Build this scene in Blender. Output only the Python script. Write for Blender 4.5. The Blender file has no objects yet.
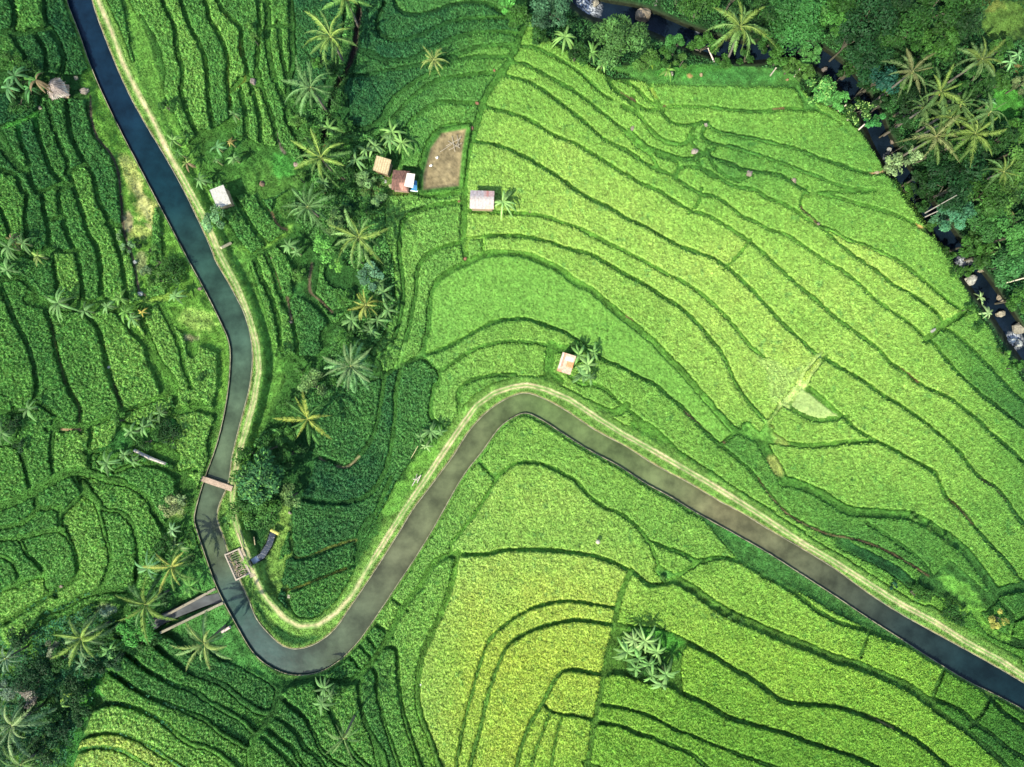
import bpy, math, random, re
import numpy as np
from math import radians as R
rng = np.random.default_rng(7); random.seed(7)
S = 0.14          # metres per map unit at canal level
H = 100.0         # height of the drone above the canal
X0, X1, Y0, Y1 = -96, 1120, -96, 863
W, HH = X1-X0+1, Y1-Y0+1
col = bpy.context.scene.collection
UP = None

def w3(px, py, z=0.0):
    k = S*(H-z)/H
    return ((px-512)*k, (383.5-py)*k, z)

# ------------------------------------------------------------------ map of the valley: bunds (half width | points)
OFF = {}
for c, x in zip('abcdef', (0,192,384,576,768,832)):
    for r, y in zip('0123', (0,192,384,575)): OFF[c+r] = (x, y, 3.995)
for n, (x, y) in dict(A=(0,0),B=(256,0),C=(512,0),D=(768,0),E=(0,256),F=(256,256),G=(512,256),HH=(768,256),I=(0,511),J=(256,511),K=(512,511),L=(768,511)).items():
    OFF[n] = (x, y, 2.996)
OFF['@'] = (0, 0, 1.0)
def parse(s):
    pts = []; ox, oy, k = 0, 0, 1
    for t in s.split():
        if t in OFF: ox, oy, k = OFF[t]
        else:
            a, b = t.split(','); pts.append((ox+float(a)/k, oy+float(b)/k))
    return pts
BUNDS = """
2|a0 175,0 180,70 210,130 240,180 255,250 250,285
2|a0 45,0 60,60 48,125
2|a0 0,128 48,125 80,135 130,125 165,118 190,112
1.6|a0 50,130 70,180 95,220 110,270
1.6|a0 130,130 165,170 180,220 185,290
11|a0 -60,320 60,330 110,330 180,340 260,345 350,350
1.6|a0 0,515 30,500 70,490 110,470 150,440
1.6|a0 150,450 160,380
1.6|a0 70,495 85,570 110,640 115,690
1.8|a0 0,590 40,640 80,680 110,690 130,740 160,767 a1 165,0 175,80 190,130 195,220
1.6|a0 0,520 30,575 60,640 100,680
1.6|a0 0,680 60,700 90,767 a1 105,0 100,80 105,180 110,240
1.8|a0 140,470 150,530 180,620 210,690 240,720 270,740 a1 235,0 245,90 265,160 290,220 310,270 325,350 335,440
1.8|a0 190,430 215,510 240,580 270,650 275,690 a0 300,767 a1 300,0 330,90 350,160 385,220 400,300 405,430
1.8|a0 265,420 275,500 290,560 330,640 370,700 385,767 a1 405,60 440,120 450,160 470,220 490,300 505,420 510,450
1.4|a0 275,685 325,660
2.2|a0 350,375 362,470 390,550 440,610 470,680 480,767 a1 492,60 495,150 530,260 545,330 560,400 585,425
1.4|a1 440,130 492,135
1.5|a1 200,110 245,105
1.4|a0 160,767 235,740
1.6|a1 190,225 240,235 295,235
1.5|a1 205,230 215,300 230,400
1.5|a1 0,70 30,140 40,200
5|a1 -40,180 20,205 80,235 180,255
6|a1 130,430 220,450 340,455 420,450 520,470 570,470
2|a1 0,370 25,430 60,520 105,600 130,680 145,767 a2 140,50 110,90 70,110 -10,112
2|a1 -10,350 40,345 80,345 140,400 180,470 205,540 225,640 250,720 265,767 a2 290,50 320,100 315,160 320,175
1.8|a1 340,480 390,550 415,640 435,720 450,767 a2 470,50 490,110
3|a1 480,490 530,560 580,610 600,680 640,767 a2 655,45
2.2|a1 560,490 600,590 640,680 690,740 700,767 a2 700,60
1.8|a1 650,470 690,550 720,620 735,700 760,767
4|a1 560,450 650,430 767,405
6|a1 760,560 767,620
1.8|a2 145,70 190,100 230,130 250,165 320,172
1.5|a2 320,172 400,150 490,110 560,85 655,45
3.4|a2 800,80 b2 0,75 a2 760,95 700,115 640,150 600,185
1.5|a2 330,165 360,185 355,260 355,355
1.5|a2 490,110 475,180 455,230 430,255 355,272
8|a2 510,190 560,200 620,200 680,190
7|a2 430,300 500,265 580,260 640,270 680,290
1.8|a2 215,165 205,280 215,385
1.6|a2 205,182 250,185 320,172 355,178
2|a2 55,112 62,240
2|a2 75,240 100,320 122,435
1.8|a2 -10,240 70,240
7|a2 -20,180 40,180
4|a2 -20,495 60,470 130,430 220,380 290,350 360,355 430,380 480,390
1.8|a2 470,345 550,320 640,330 700,370 722,400 722,450 690,490
1.8|a2 700,330 700,355 b2 0,345
1.8|a2 700,340 695,160
2.2|a2 480,392 540,420 590,460 620,520 662,590
10|a2 740,420 740,520 700,560 690,700
1.8|a2 340,400 380,450 420,500 480,510 520,550 545,620 552,700 545,767 a3 540,60
1.8|a2 300,380 330,430 380,470 405,540 425,620 440,680 425,767 a3 400,60
1.8|a2 145,440 150,490 220,497 250,510 300,470 332,435
1.8|a2 240,505 245,590 265,600 300,680 305,767 a3 290,20 240,50 180,90 100,140 40,180 -5,200
1.6|a2 -5,575 60,565 110,540 152,495
1.6|a2 -5,620 80,615 150,595 245,580
1.6|a2 80,620 110,680 150,720 185,767 a3 190,50 215,75
1.6|a2 -5,685 40,700 70,750 75,767 a3 75,35
1.6|a3 -5,68 80,30 170,0
3|a3 540,62 400,62 330,85 250,130 190,150 150,200 100,270 60,290 20,290 -10,240
14|a3 560,120 480,160 400,160 320,200 250,220 190,250
13|a3 60,370 150,330 250,330 340,320 400,300
20|a3 20,480 120,450 220,440 300,420 340,380
22|a3 20,640 120,600 220,560
20|a3 20,767 140,740 180,680
2.4|a3 430,240 500,250 560,265 620,280 680,330 767,390 b3 60,410 130,440 200,500 260,540 310,555
2|a3 450,300 510,320 560,360 620,400 700,440 767,460 b3 60,500 130,540 200,580 250,630
2|a3 390,370 450,395 500,430 580,480 650,510 767,555 b3 60,585 130,640 200,680 235,700
2.6|a3 350,545 410,515 500,520 570,545 640,580 700,630 767,675 b3 60,690 120,725 170,767
1.2|a3 385,455 430,510
1.8|a3 310,655 360,640 430,630 500,640 560,665 620,700 680,740 720,767
1.8|a3 290,715 350,695 420,690 480,700 550,735 600,767
5|a3 440,270 400,350 360,430
3|a3 380,440 360,540 320,640 300,700 280,767
7|a3 330,510 290,600 250,700 235,790
7|a3 560,170 640,200 700,230 767,290 b3 60,280 110,300
3.4|b3 350,440 330,540 290,600 240,670 235,790
4|b3 130,330 200,350 280,400 350,445
3|b3 350,445 420,430 490,410 580,430 665,425
1.8|b3 360,490 400,530 440,560 490,640 510,690 560,740 600,767
1.8|b3 320,560 380,600 420,640 450,690 500,730 530,767
1.8|b3 300,610 350,655 400,690 430,740 450,767
1.8|b3 280,650 340,700 390,745 410,767
2.6|b3 490,400 510,480 560,560 600,640 650,720 700,767
1.8|b3 665,425 670,520 700,600 740,670 767,710 780,767
2.6|J 597,128 540,150 490,230 440,290 400,370 350,450 300,500 210,515
1|J 405,260 445,292
1|J 362,340 402,372
1|J 330,370 352,402
1|J 305,400 335,430
1|J 278,430 305,465
1.8|J 305,500 320,620 350,690 370,767
1.8|J 340,470 355,480 365,560 390,650 430,767
1.6|J 385,412 415,412 425,500 440,600 470,700 490,767
2.6|J 603,135 580,240 540,340 500,430 485,520 490,600 520,680 550,767
1.6|@ 143,20 153,37 163,67 163,97 170,110 180,128
1.6|@ 162,0 174,27 177,50 182,70 182,97 189,117 197,136
1.6|@ 180,0 190,27 203,53 207,77 209,107 214,130
1.6|@ 205,0 210,20 220,37 227,57 227,83 230,107 231,124
1.4|@ 217,0 224,12 232,20 240,28 241,50 246,65 246,77 232,90
2.4|b0 290,-20 305,70 300,150 310,230 320,290
1.5|b0 265,-10 268,100 262,200 255,300
2.4|b0 392,-20 398,60 402,200 405,260 385,330 392,410
1.3|b0 310,105 392,105
1.5|b0 345,105 355,200 370,270 380,330
1.6|b0 190,330 200,400 215,470 215,520
1.6|b0 235,340 250,400 270,470 275,560 290,600
1.6|b0 265,290 295,400 320,470 335,540 355,605
1.6|b0 320,285 340,340 370,410 380,480 430,560 450,600
5|@ 197,142 214,134 232,124
3|b0 160,360 215,315 250,330
9|b0 60,560 120,580 200,580 230,600
12|b0 80,660 150,640 170,720
12|b0 320,650 370,700 300,740
1.5|b0 350,600 400,640 430,700 425,790
5|b0 240,620 300,600 350,605
14|b0 470,420 560,400 570,500
12|b0 470,560 500,640 480,700
9|b0 640,60 640,150 610,260 560,360 540,460 530,560 520,680
1.6|b0 640,205 700,200 767,245
1.6|b0 590,300 700,300 767,285 c0 60,275 130,260 200,245
1.6|b0 590,490 680,515 767,470
1.6|c0 30,-20 60,40 130,60 200,45 270,20 350,10 420,20 480,55 540,70
1.7|B 380,20 362,70 375,105 420,122 c0 130,145 200,115 260,90 330,75 420,70 480,70 550,76
1.7|B 290,140 350,170 400,178 c0 100,237 180,200 260,160 355,133 475,127 530,135
1.7|c0 130,262 200,245 300,215 360,190 440,180 510,180
1.7|c0 480,228 350,228 280,245 220,280 150,310 90,350 40,390 0,450 b0 740,500 700,530
1.7|c0 460,290 380,295 300,305 220,320 150,360 90,410 40,470 10,520 b0 740,560
1.7|c0 380,415 300,410 220,410 160,440 110,480 80,530 65,600 60,660
4.5|c0 335,515 315,600 305,745 150,765 150,700 180,590 225,525 280,508 335,512
3|c0 580,55 560,110 540,150 510,230 440,330 400,400 370,500 345,580 325,680 322,767 c1 320,100 318,190 325,250
1.6|c0 535,185 600,190 680,225 740,260 767,280 d0 50,320 100,370 130,390
1.6|c0 510,250 560,255 620,285 700,330 767,368 d0 60,415 130,470 200,530 240,580 290,610 330,675
1.3|d0 290,600 340,625 405,650 405,690
1.6|c0 495,305 560,320 620,350 690,400 767,460 d0 60,510 120,560 200,600 260,640 310,670 360,690 440,740 500,775 d1 560,20 620,60 660,95 720,120 767,147 e1 60,165 120,200 200,255 280,305 350,355 430,430 500,480 560,520 620,575 650,595 f1 450,660 500,720 550,767 f2 600,45 660,90 720,140 767,175
1.7|c0 415,430 500,450 580,480 680,540 767,575 d0 60,610 140,660 220,710 300,750 d1 330,-5 400,40 460,75 520,90 590,130 680,190 740,235 767,262 e1 60,320 130,380 200,440 280,510 350,560 430,620 500,690 560,730 605,767 e2 680,35 730,60 f2 530,100 580,140 640,200 700,250 767,315
1.7|c0 365,565 430,575 520,605 620,660 700,710 767,760 d1 60,30 130,60 200,105 280,140 350,180 400,210 480,240 550,265 600,300 660,350 720,410 767,462 e1 60,525 120,580 190,645 250,680 320,720 400,767 e2 450,40 520,80 600,135 660,180 720,230 767,275 f2 560,340 600,380 650,410 700,470 740,530 767,560
1.2|d1 460,75 490,40 500,0
1.2|d1 690,200 650,250 600,300
1.7|c1 330,75 440,80 550,85 650,100 720,125 767,140 d1 60,170 130,205 200,240 280,280 350,320 420,355 490,400 550,450 600,500 660,570 700,620 740,650
1.7|c1 325,188 400,178 480,175 560,178 640,195 720,220 767,235 d1 60,250 130,290 200,330 280,375 350,420 420,465 480,520 540,590 580,640 610,700 640,767 d2 680,60 740,130 775,165
1.7|c1 320,200 250,215 200,235 160,265 135,310 128,400 110,480 95,560 75,640 60,690
1.7|c1 315,42 230,50 160,65 110,85 80,110 65,180 60,250 70,310 78,380 70,470 50,560 20,620 b1 740,660
1|c1 400,185 395,248
3|c1 330,283 400,250 480,242 560,250 640,280 700,310 767,360 d1 60,390 130,450 200,510 280,570 350,640 410,700 470,767 d2 520,60 580,130 630,180 700,210
2|c1 330,283 270,310 220,350 190,400 180,480 175,560 160,600 155,640 100,680
1.6|c1 160,655 240,625 300,595 370,555 440,520 510,508 580,510 650,535 720,560 767,590 d1 60,640 110,670 180,700 250,740 310,767 d2 370,50 430,100 500,175 560,230 620,280 680,330 720,375 767,430 e2 50,490 110,540 180,575 240,600 320,615 400,635 480,670 550,710 600,740 640,767 f3 450,40 545,110
1.6|c1 225,715 280,680 340,640 400,615 470,600 540,598 610,605 690,625
1.6|c1 60,690 100,680 150,665 190,690 220,720 215,767 c2 205,0 190,70 188,130 215,160 250,190
4|c1 668,625 660,720 690,745
4|c1 690,625 750,635 767,650
1.7|d1 -20,740 20,767 d2 70,0 120,25 180,80 240,130 310,175 350,210 400,260 470,310 550,360 620,410 700,460 767,500 e2 60,545 130,585
1.7|F 610,490 610,400 640,375 690,360 767,355
1.4|c1 510,736 620,745 660,730
4|d2 0,60 80,92 150,115 190,95
6|d2 250,170 330,225 390,290 460,350 560,400 640,460 720,500 767,530
2|@ 401,364 396,389 394,423 389,456 383,476 366,496 339,503 303,499
1.8|@ 384,376 381,399 373,436 359,456 346,467 326,459 306,456
1.5|@ 384,376 401,366
6|@ 436,432 426,450 412,470 398,492 388,512 378,530 362,556
1.8|c2 380,305 445,372 475,350 520,320 590,312 650,325 710,355 767,390 d2 50,445 110,490 180,520 230,560 290,630 320,700 345,775
2|d2 295,630 360,655 430,680 490,710 560,695 640,705 700,735 767,765
1.5|c2 450,375 420,430 370,510 310,590 270,640 270,682
2|c2 270,680 400,680 480,665 560,662 650,665 767,675 d2 80,690 150,715 220,750 260,775 d3 290,40 380,28
2|d2 490,710 440,745 390,767
1.4|d2 580,240 635,195
5|d2 690,180 740,230 767,280 e2 40,340 60,380
1.3|e1 150,-5 130,30 130,60 170,100 200,130
1.6|e0 330,755 430,762 e1 200,5 280,20 350,45 430,65 520,95 590,130 640,160
1.6|d0 400,690 410,675 440,665 520,680 580,715 640,745 720,760 e1 0,25 60,45 110,75 150,105 200,133 260,155 320,190 380,210 450,240 520,275 580,320 640,370 700,420 767,468
1.4|e1 205,135 220,150 300,220 380,280 440,320 500,370 560,400 620,440 680,490 695,515
3|e1 640,585 690,535 740,510 780,480
1.6|f1 430,545 480,560 530,600 590,660 640,710 690,767 f2 730,40 767,70
2|e1 205,650 150,710 120,767 e2 60,70 0,155 d2 730,220
1.6|e1 225,662 180,720 150,767 e2 145,0
1.6|e2 145,0 200,40 250,90 300,130 350,180 410,215 480,250 550,290 620,325 670,360 690,410 720,460 767,500 f2 570,570 620,630 670,680 720,740 740,767 f3 767,40
1.8|e2 60,80 130,120 170,140 220,145 305,130
2.4|e2 -10,225 60,235 130,245 200,245 300,235 410,225
2|e2 0,180 60,225
4.5|e2 80,390 150,410 230,450 290,490 350,510 420,515 500,520 580,530 640,560 700,600 767,650 f2 560,700 610,767 f3 650,60
5|e2 300,640 400,690 500,740 560,790
5|f3 500,150 560,130 600,110 660,70 800,40
6|f3 380,30 440,70 520,130
4|f3 560,120 600,190 650,235 720,265 800,290
2|f3 690,130 720,170 710,250
1.2|f3 720,190 790,160
6|f3 400,150 480,210 560,250 640,300 720,340
5|f3 250,80 330,130 420,170
1.6|f2 150,560 350,700 400,767
2.2|e3 -10,10 60,40 130,90 190,140 260,180 350,210 430,235 500,265 580,285 650,330 700,370 767,410 f3 570,440 640,500 700,560 790,620
4.4|d3 340,-15 400,20 470,60 540,110 620,160 700,195 767,225 e3 60,250 130,275 200,305 270,335 340,355 420,385 500,420 560,450 610,480 640,505
2.2|e3 640,490 700,510 767,540 f3 570,590 640,640 700,690 790,745
2.6|e3 640,510 700,560 f3 520,610 580,660 650,720 700,767
2|f3 440,395 410,465
2|f3 617,520 575,590
1.2|e3 400,240 375,310
2|f3 560,600 570,590
2.2|d3 180,200 260,215 330,220 390,240 440,265 500,300 560,330 620,370 700,415 767,462 e3 50,500 120,515 200,520 280,530 350,550 420,575 500,610 580,655 640,700 720,767
2.2|d3 115,392 190,395 250,410 300,430 380,445 440,480 520,515 600,565 680,590 767,615 e3 60,630 130,655 200,680 280,705 350,730 430,767
2|d3 430,285 410,350 420,460
2.4|d3 215,-5 185,60 165,130 150,220 125,320 110,400 95,480 80,560 65,640 50,740 45,767
1.6|d3 105,520 180,530 270,555 340,585 400,620 460,640 540,675 620,705 700,735 800,770
2|d3 95,590 170,600 240,630 320,655 390,685 450,710 500,750 530,775
2|d3 45,750 110,775
1.5|d3 150,130 60,115 0,105 c3 680,108 600,130 530,165 470,210 420,260 400,310 370,400 350,480 325,570 305,670 290,767
2|d3 140,200 60,185 0,180 c3 700,190 620,210 550,240 500,275 465,340 430,430 410,500 390,590 365,680 345,767
2|d3 110,400 60,390 0,380 c3 710,385 680,420 650,480 620,530 580,600 550,680 530,767
1.6|d3 80,580 50,575 0,563 c3 680,550 640,520
1.5|c3 660,550 630,640 605,700 590,767
1.3|c3 710,570 690,640 670,767
3|b1 230,260 300,225 370,180
1.7|b1 140,130 200,220 230,250
1.7|b1 175,30 240,140 290,200
1.7|b1 250,-10 290,60 340,120 380,160
2|b1 250,265 275,340 320,440 345,530 355,650
1.6|b1 300,260 330,330 350,400 375,435
1.6|b1 345,215 390,260 415,320 425,395 375,435
1.6|b1 375,435 400,520 415,600 412,660 350,650
2|b1 425,395 500,460 545,520 548,600 520,660 412,660
1.6|d0 350,425 440,425 550,430 650,440 767,445 e0 60,432 140,440
1.5|d0 330,430 360,470 400,495 450,500 510,490 560,520 640,540 767,565 e0 60,580 120,595 200,630 280,655 350,680 420,695 470,690
1.5|d0 520,500 505,530 510,555 560,575 640,590 700,610 767,630 e0 70,655 130,680 200,705 280,740 330,755
1.6|d0 470,510 455,535 455,560 490,600 560,635 620,655 680,680 767,690 e0 60,705 100,730 150,765
2|d0 120,290 140,340 200,390 250,425 300,440 340,430
1.5|d0 150,300 230,345 300,410 340,430
2.2|d0 200,430 250,460 300,520 350,560 400,575 440,570 460,555
2|d0 225,530 290,590 360,615 440,635 500,620 540,600
2|d0 530,610 540,640 570,680 640,720 690,700
2|d0 480,620 500,670 540,700
1.8|d0 230,395 245,450
2|d0 290,335 340,430
3.4|E 480,482 540,460 600,458 660,480
6|@ 232,350 229,400 220,440 212,470
8|@ 256,608 270,632 298,645 325,638
1.5|b1 480,280 470,350 475,400 520,440 560,480
1.6|b1 480,285 560,280 640,340 660,400 650,450 560,480
12|b1 420,210 460,300 450,360
14|b1 560,190 650,200 700,240
14|b1 600,330 700,340 720,460 640,560 580,580
12|b1 520,700 600,640 700,700 
10|b1 150,300 220,420 250,540 270,650 300,767
8|b1 380,690 430,740 440,767 b2 360,100 340,200 330,300
14|b1 390,60 440,20
10|b1 80,100 140,220
1.4|b2 398,500 395,600 410,692 470,690 540,660 600,635 665,612
1.4|J 85,145 75,220 100,237 180,205 290,165
1.4|J 100,135 85,145
1.6|J 95,235 100,290 140,330 200,320 260,250 305,160 305,75 340,20
1.8|J 400,-90 350,20 305,90
12|@ 268,430 262,470 268,505 290,490 300,470
8|@ 284,520 270,560 272,585 268,600
10|b2 400,60 440,150 450,240 400,330
"""
POLYS_NC = {   # areas with no crop: outline, rough
 'jungle': "@ 521,-96 528,18 552,42 585,62 612,80 650,80 700,83 770,83 800,88 812,100 838,110 862,134 880,160 886,176 905,182 918,190 927,215 937,240 949,250 957,272 967,292 977,312 990,329 1000,348 1014,368 1026,384 1120,470 1120,-96",
 'bank': "a0 350,270 330,200 420,380 480,480 610,767 a1 620,0 680,130 767,310 E 655,190 685,260 688,330 678,440 655,440 650,380 650,290 600,270 560,240 530,220 500,160 A 470,540 a1 585,425 560,400 545,330 530,260 495,150 480,0 a0 470,680 440,610 390,550 362,470 355,385 320,340 330,290",
 'pond': "c0 330,515 315,600 300,745 155,760 155,700 185,590 230,530 330,512",
 'hut_yard': "@ 366,148 392,150 400,165 416,168 419,194 388,196 384,210 372,205 360,180",
 'island': "d3 150,205 330,215 440,270 420,340 415,450 300,430 130,390",
 'wedge': "a1 520,500 580,600 640,690 700,767 a2 700,50 655,45 640,0 a1 640,767 600,680 580,610",
 'verge1': "@ 206,280 226,330 232,360 228,400 226,420 222,440 213,470 209,470 206,440 214,420 212,402 220,385 220,345 212,320 200,300",
 'slope': "d0 120,270 330,250 767,270 e0 110,300 130,345 150,390 210,440 300,500 240,455 150,438 125,380 100,352 0,347 d0 560,342 420,342 330,335 290,335 200,300",
 'verge0': "@ 104,-96 128,-96 130,0 148,35 158,70 168,105 182,135 196,160 215,200 228,232 215,240 180,170 140,95",
 'vergeR': "@ 226,238 246,252 262,300 276,345 285,378 275,402 262,430 240,470 232,470 255,400 258,340",
 'slopeS': "@ 742,520 700,516 740,562 768,578 801,593 835,613 868,629 900,641 880,618 835,590 801,570",
 'gully': "@ 372,135 386,150 385,200 387,240 394,262 396,300 384,335 370,352 360,380 335,378 328,350 335,325 345,314 359,305 361,275 345,262 335,256 315,260 312,240 298,225 290,205 300,190 312,185 306,160 300,140 296,110 318,108 330,90 345,20 352,-60 360,-60 354,20 344,90 330,118 345,128",
 'paddyfallow': "d1 700,640 767,670 e1 0,655 90,710 190,655 150,705 120,740 e2 60,65 30,90 0,40 d1 767,767 750,720",
 'fallow2': "e2 130,10 180,45 250,100 290,128 220,142 170,136 130,118 85,85",
 'gullygrass': "@ 232,128 250,150 262,170 268,190 250,196 232,182 214,182 196,160 200,146",
 'weir_yard': "@ 228,490 262,500 285,500 290,515 278,560 272,600 250,590 235,560 222,520",
 'lowgrass': "@ 180,540 205,560 216,590 235,625 260,665 282,682 262,680 235,665 190,632 160,630 150,590 165,560",
 'tri': "@ 950,560 985,590 1000,600 985,612 960,600 930,580",
}
CANAL_L = [(60,-96),(64,-30),(67,0),(78,30),(93,72),(115,120),(133,155),(167,220),(186,256),(204,289),(219,319),(229,343),(230,366),(226,403),(217,443),(204,480),(195,512),(194,520),(197,531),(207,561),(217,588),(234,621),(256,656),(276,670),(293,675),(316,673),(336,663),(356,644),(373,621),(393,591),(413,561),(428,537),(443,511),(463,476),(483,450),(500,427),(512,418),(525,413),(542,420),(562,433),(589,450),(619,466),(645,483),(669,496),(695,512),(733,533),(768,553),(801,574),(835,596),(868,618),(901,639),(935,661),(968,681),(1002,698),(1024,710),(1130,775)]
CANAL_R = [(82,-96),(87,-30),(92,0),(107,43),(127,90),(143,120),(167,160),(187,197),(213,254),(214,258),(230,286),(245,316),(252,349),(250,383),(240,423),(232,456),(228,483),(218,508),(217,520),(221,531),(230,558),(240,581),(249,601),(256,618),(269,634),(283,646),(296,649),(313,645),(333,631),(349,609),(366,584),(383,558),(400,531),(412,511),(433,483),(453,456),(470,430),(488,411),(508,398),(525,393),(542,398),(565,410),(595,430),(625,446),(655,465),(689,483),(719,501),(742,513),(768,529),(801,548),(835,569),(868,593),(901,614),(935,633),(968,651),(1002,670),(1024,683),(1130,745)]
TRACK = [(85,-96),(96,-10),(98,0),(112,33),(123,63),(140,97),(152,118),(167,150),(184,180),(203,215),(222,258),(237,286),(249,316),(257,345),(259,370),(254,400),(247,426),(239,453),(234,478),(232,500),(235,520),(240,537),(247,554),(256,580),(266,598),(283,617),(299,626),(318,625),(336,613),(353,594),(366,571),(383,544),(403,512),(423,483),(443,453),(460,428),(476,406),(494,393),(512,387),(527,385),(545,389),(569,399),(599,419),(625,435),(652,450),(685,469),(719,489),(756,512),(768,520),(801,542),(835,562),(868,583),(901,604),(935,622),(968,643),(1002,661),(1024,676),(1130,738)]
RIVER = [(540,-96),(566,-20),(590,6),(640,18),(690,38),(740,52),(800,50),(835,70),(868,112),(885,148),(912,190),(945,236),(975,278),(1000,312),(1024,348),(1080,420),(1130,470)]

def catmull(P, step=3.0):
    P = [np.array(p, float) for p in P]
    if len(P) < 3: 
        return [P[0] + (P[1]-P[0])*t for t in np.linspace(0, 1, max(2, int(np.linalg.norm(P[1]-P[0])/step)+1))]
    P2 = [2*P[0]-P[1]] + P + [2*P[-1]-P[-2]]; out = []
    for i in range(1, len(P2)-2):
        a, b, c, d = P2[i-1:i+3]
        L = np.linalg.norm(c-b); n = max(1, int(L/step))
        if L < 0.5: continue
        ta = max(np.linalg.norm(b-a),.5)**.5; tb = max(L,.5)**.5; tc = max(np.linalg.norm(d-c),.5)**.5
        m1 = (c-b) - tb*( (c-a)/(ta+tb) - (b-a)/ta ); m2 = (c-b) + tb*((d-c)/tc - (d-b)/(tb+tc))
        for k in range(n):
            t = k/n; h = t*t*t; q = t*t
            out.append((2*h-3*q+1)*b + (h-2*q+t)*m1 + (-2*h+3*q)*c + (h-q)*m2)
    out.append(P[-1]); return out
gx = np.arange(X0, X1+1, dtype=np.float32); gy = np.arange(Y0, Y1+1, dtype=np.float32)
GX, GY = np.meshgrid(gx, gy)
def stroke(field, pts, hw=0.0, reach=10):
    """lower FIELD to the distance from the polyline minus hw"""
    for a, b in zip(pts[:-1], pts[1:]):
        m = hw + reach
        i0 = max(0, int(min(a[0],b[0])-m-X0)); i1 = min(W, int(max(a[0],b[0])+m-X0)+2)
        j0 = max(0, int(min(a[1],b[1])-m-Y0)); j1 = min(HH, int(max(a[1],b[1])+m-Y0)+2)
        if i0 >= i1 or j0 >= j1: continue
        x = GX[j0:j1,i0:i1]; y = GY[j0:j1,i0:i1]
        dx, dy = b[0]-a[0], b[1]-a[1]; L = dx*dx+dy*dy+1e-9
        t = np.clip(((x-a[0])*dx+(y-a[1])*dy)/L, 0, 1)
        d = np.hypot(x-a[0]-t*dx, y-a[1]-t*dy) - hw
        np.minimum(field[j0:j1,i0:i1], d, out=field[j0:j1,i0:i1])
def inside(poly):
    r = np.zeros(GX.shape, bool); n = len(poly)
    ys = [p[1] for p in poly]; j0 = max(0,int(min(ys)-Y0)); j1 = min(HH,int(max(ys)-Y0)+2)
    x = GX[j0:j1]; y = GY[j0:j1]; q = np.zeros(x.shape, bool)
    for i in range(n):
        (xa, ya), (xb, yb) = poly[i], poly[(i+1)%n]
        if ya == yb: continue
        q ^= ((ya > y) != (yb > y)) & (x < (xb-xa)*(y-ya)/(yb-ya)+xa)
    r[j0:j1] = q; return r
def poly_sdf(poly, reach=14):
    f = np.full(GX.shape, reach, np.float32)
    stroke(f, list(poly)+[poly[0]], 0, reach); ins = inside(poly)
    return np.where(ins, -f, f)
def vnoise(cell, seed=0, amp=1.0, shape=None, ox=0, oy=0):
    g = np.random.default_rng(seed).random((int(HH/cell)+4, int(W/cell)+4)).astype(np.float32)*2-1
    x = (GX-X0)/cell; y = (GY-Y0)/cell
    i = x.astype(int); j = y.astype(int); u = x-i; v = y-j; u = u*u*(3-2*u); v = v*v*(3-2*v)
    return amp*((g[j,i]*(1-u)+g[j,i+1]*u)*(1-v)+(g[j+1,i]*(1-u)+g[j+1,i+1]*u)*v)
def rbf(pts, X, Y, e=0.0):
    P = np.array(pts, float); n = len(P)
    D = np.sqrt((P[:,None,0]-P[None,:,0])**2+(P[:,None,1]-P[None,:,1])**2+e*e) - 8*np.eye(n)
    c = np.linalg.solve(D, P[:,2]-P[:,2].mean()); out = np.full(X.shape, P[:,2].mean(), np.float32)
    for k in range(n): out += (c[k]*np.sqrt((X-P[k,0])**2+(Y-P[k,1])**2+e*e)).astype(np.float32)
    return out
def blur(a, n=1):
    for _ in range(n):
        p = np.pad(a, 1, mode='edge')
        a = (p[:-2,1:-1]+p[2:,1:-1]+p[1:-1,:-2]+p[1:-1,2:]+2*p[1:-1,1:-1])/6
    return a
def extend(P):
    P = [np.array(p, float) for p in P]
    for e in (0, -1):
        p = P[e]; q = P[1] if e == 0 else P[-2]
        if p[0] < 4 or p[0] > 1020 or p[1] < 4 or p[1] > 763:
            d = (p-q)/max(1e-6, np.linalg.norm(p-q)); r = p + d*420
            if e == 0: P.insert(0, r)
            else: P.append(r)
        else:
            d = (p-q)/max(1e-6, np.linalg.norm(p-q)); r = p + d*3.5
            if e == 0: P.insert(0, r)
            else: P.append(r)
    return P

# distance to the nearest thing that is not crop
D = np.full(GX.shape, 30, np.float32); DB = np.full(GX.shape, 30, np.float32)
for ln in BUNDS.strip().splitlines():
    hw, s = ln.split('|'); P = extend(parse(s)); stroke(D, catmull(P), float(hw)*(.92 if float(hw) < 2.3 else 1.05)+(.7 if float(hw) < 2.6 and np.mean([p[0] for p in P[1:-1] or P]) < 300 else .4 if float(hw) < 2.6 and np.mean([p[0] for p in P[1:-1] or P]) < 470 else 0), 14)
SDF = {k: poly_sdf(parse(v)) for k, v in POLYS_NC.items()}
LOW = ('fallow2',); PALEF = SDF.pop('paddyfallow')
for k, f in SDF.items(): D = np.minimum(D, np.abs(f)-.7 if k in LOW else f)
canal_poly = CANAL_L + CANAL_R[::-1]
CL, CR = catmull(CANAL_L, 4), catmull(CANAL_R, 4)
SC = poly_sdf([tuple(p) for p in CL]+[tuple(p) for p in CR[::-1]], 30)
D = np.minimum(D, SC-3.2)
TR = catmull(TRACK, 4); DT = np.full(GX.shape, 40, np.float32); stroke(DT, TR, 0, 40)
D = np.minimum(D, DT-9.0)
RV = catmull(RIVER, 4); DR = np.full(GX.shape, 60, np.float32); stroke(DR, RV, 0, 60)
D += vnoise(3, 1, .55) + vnoise(7, 2, .6)
crop = D > 0
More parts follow.
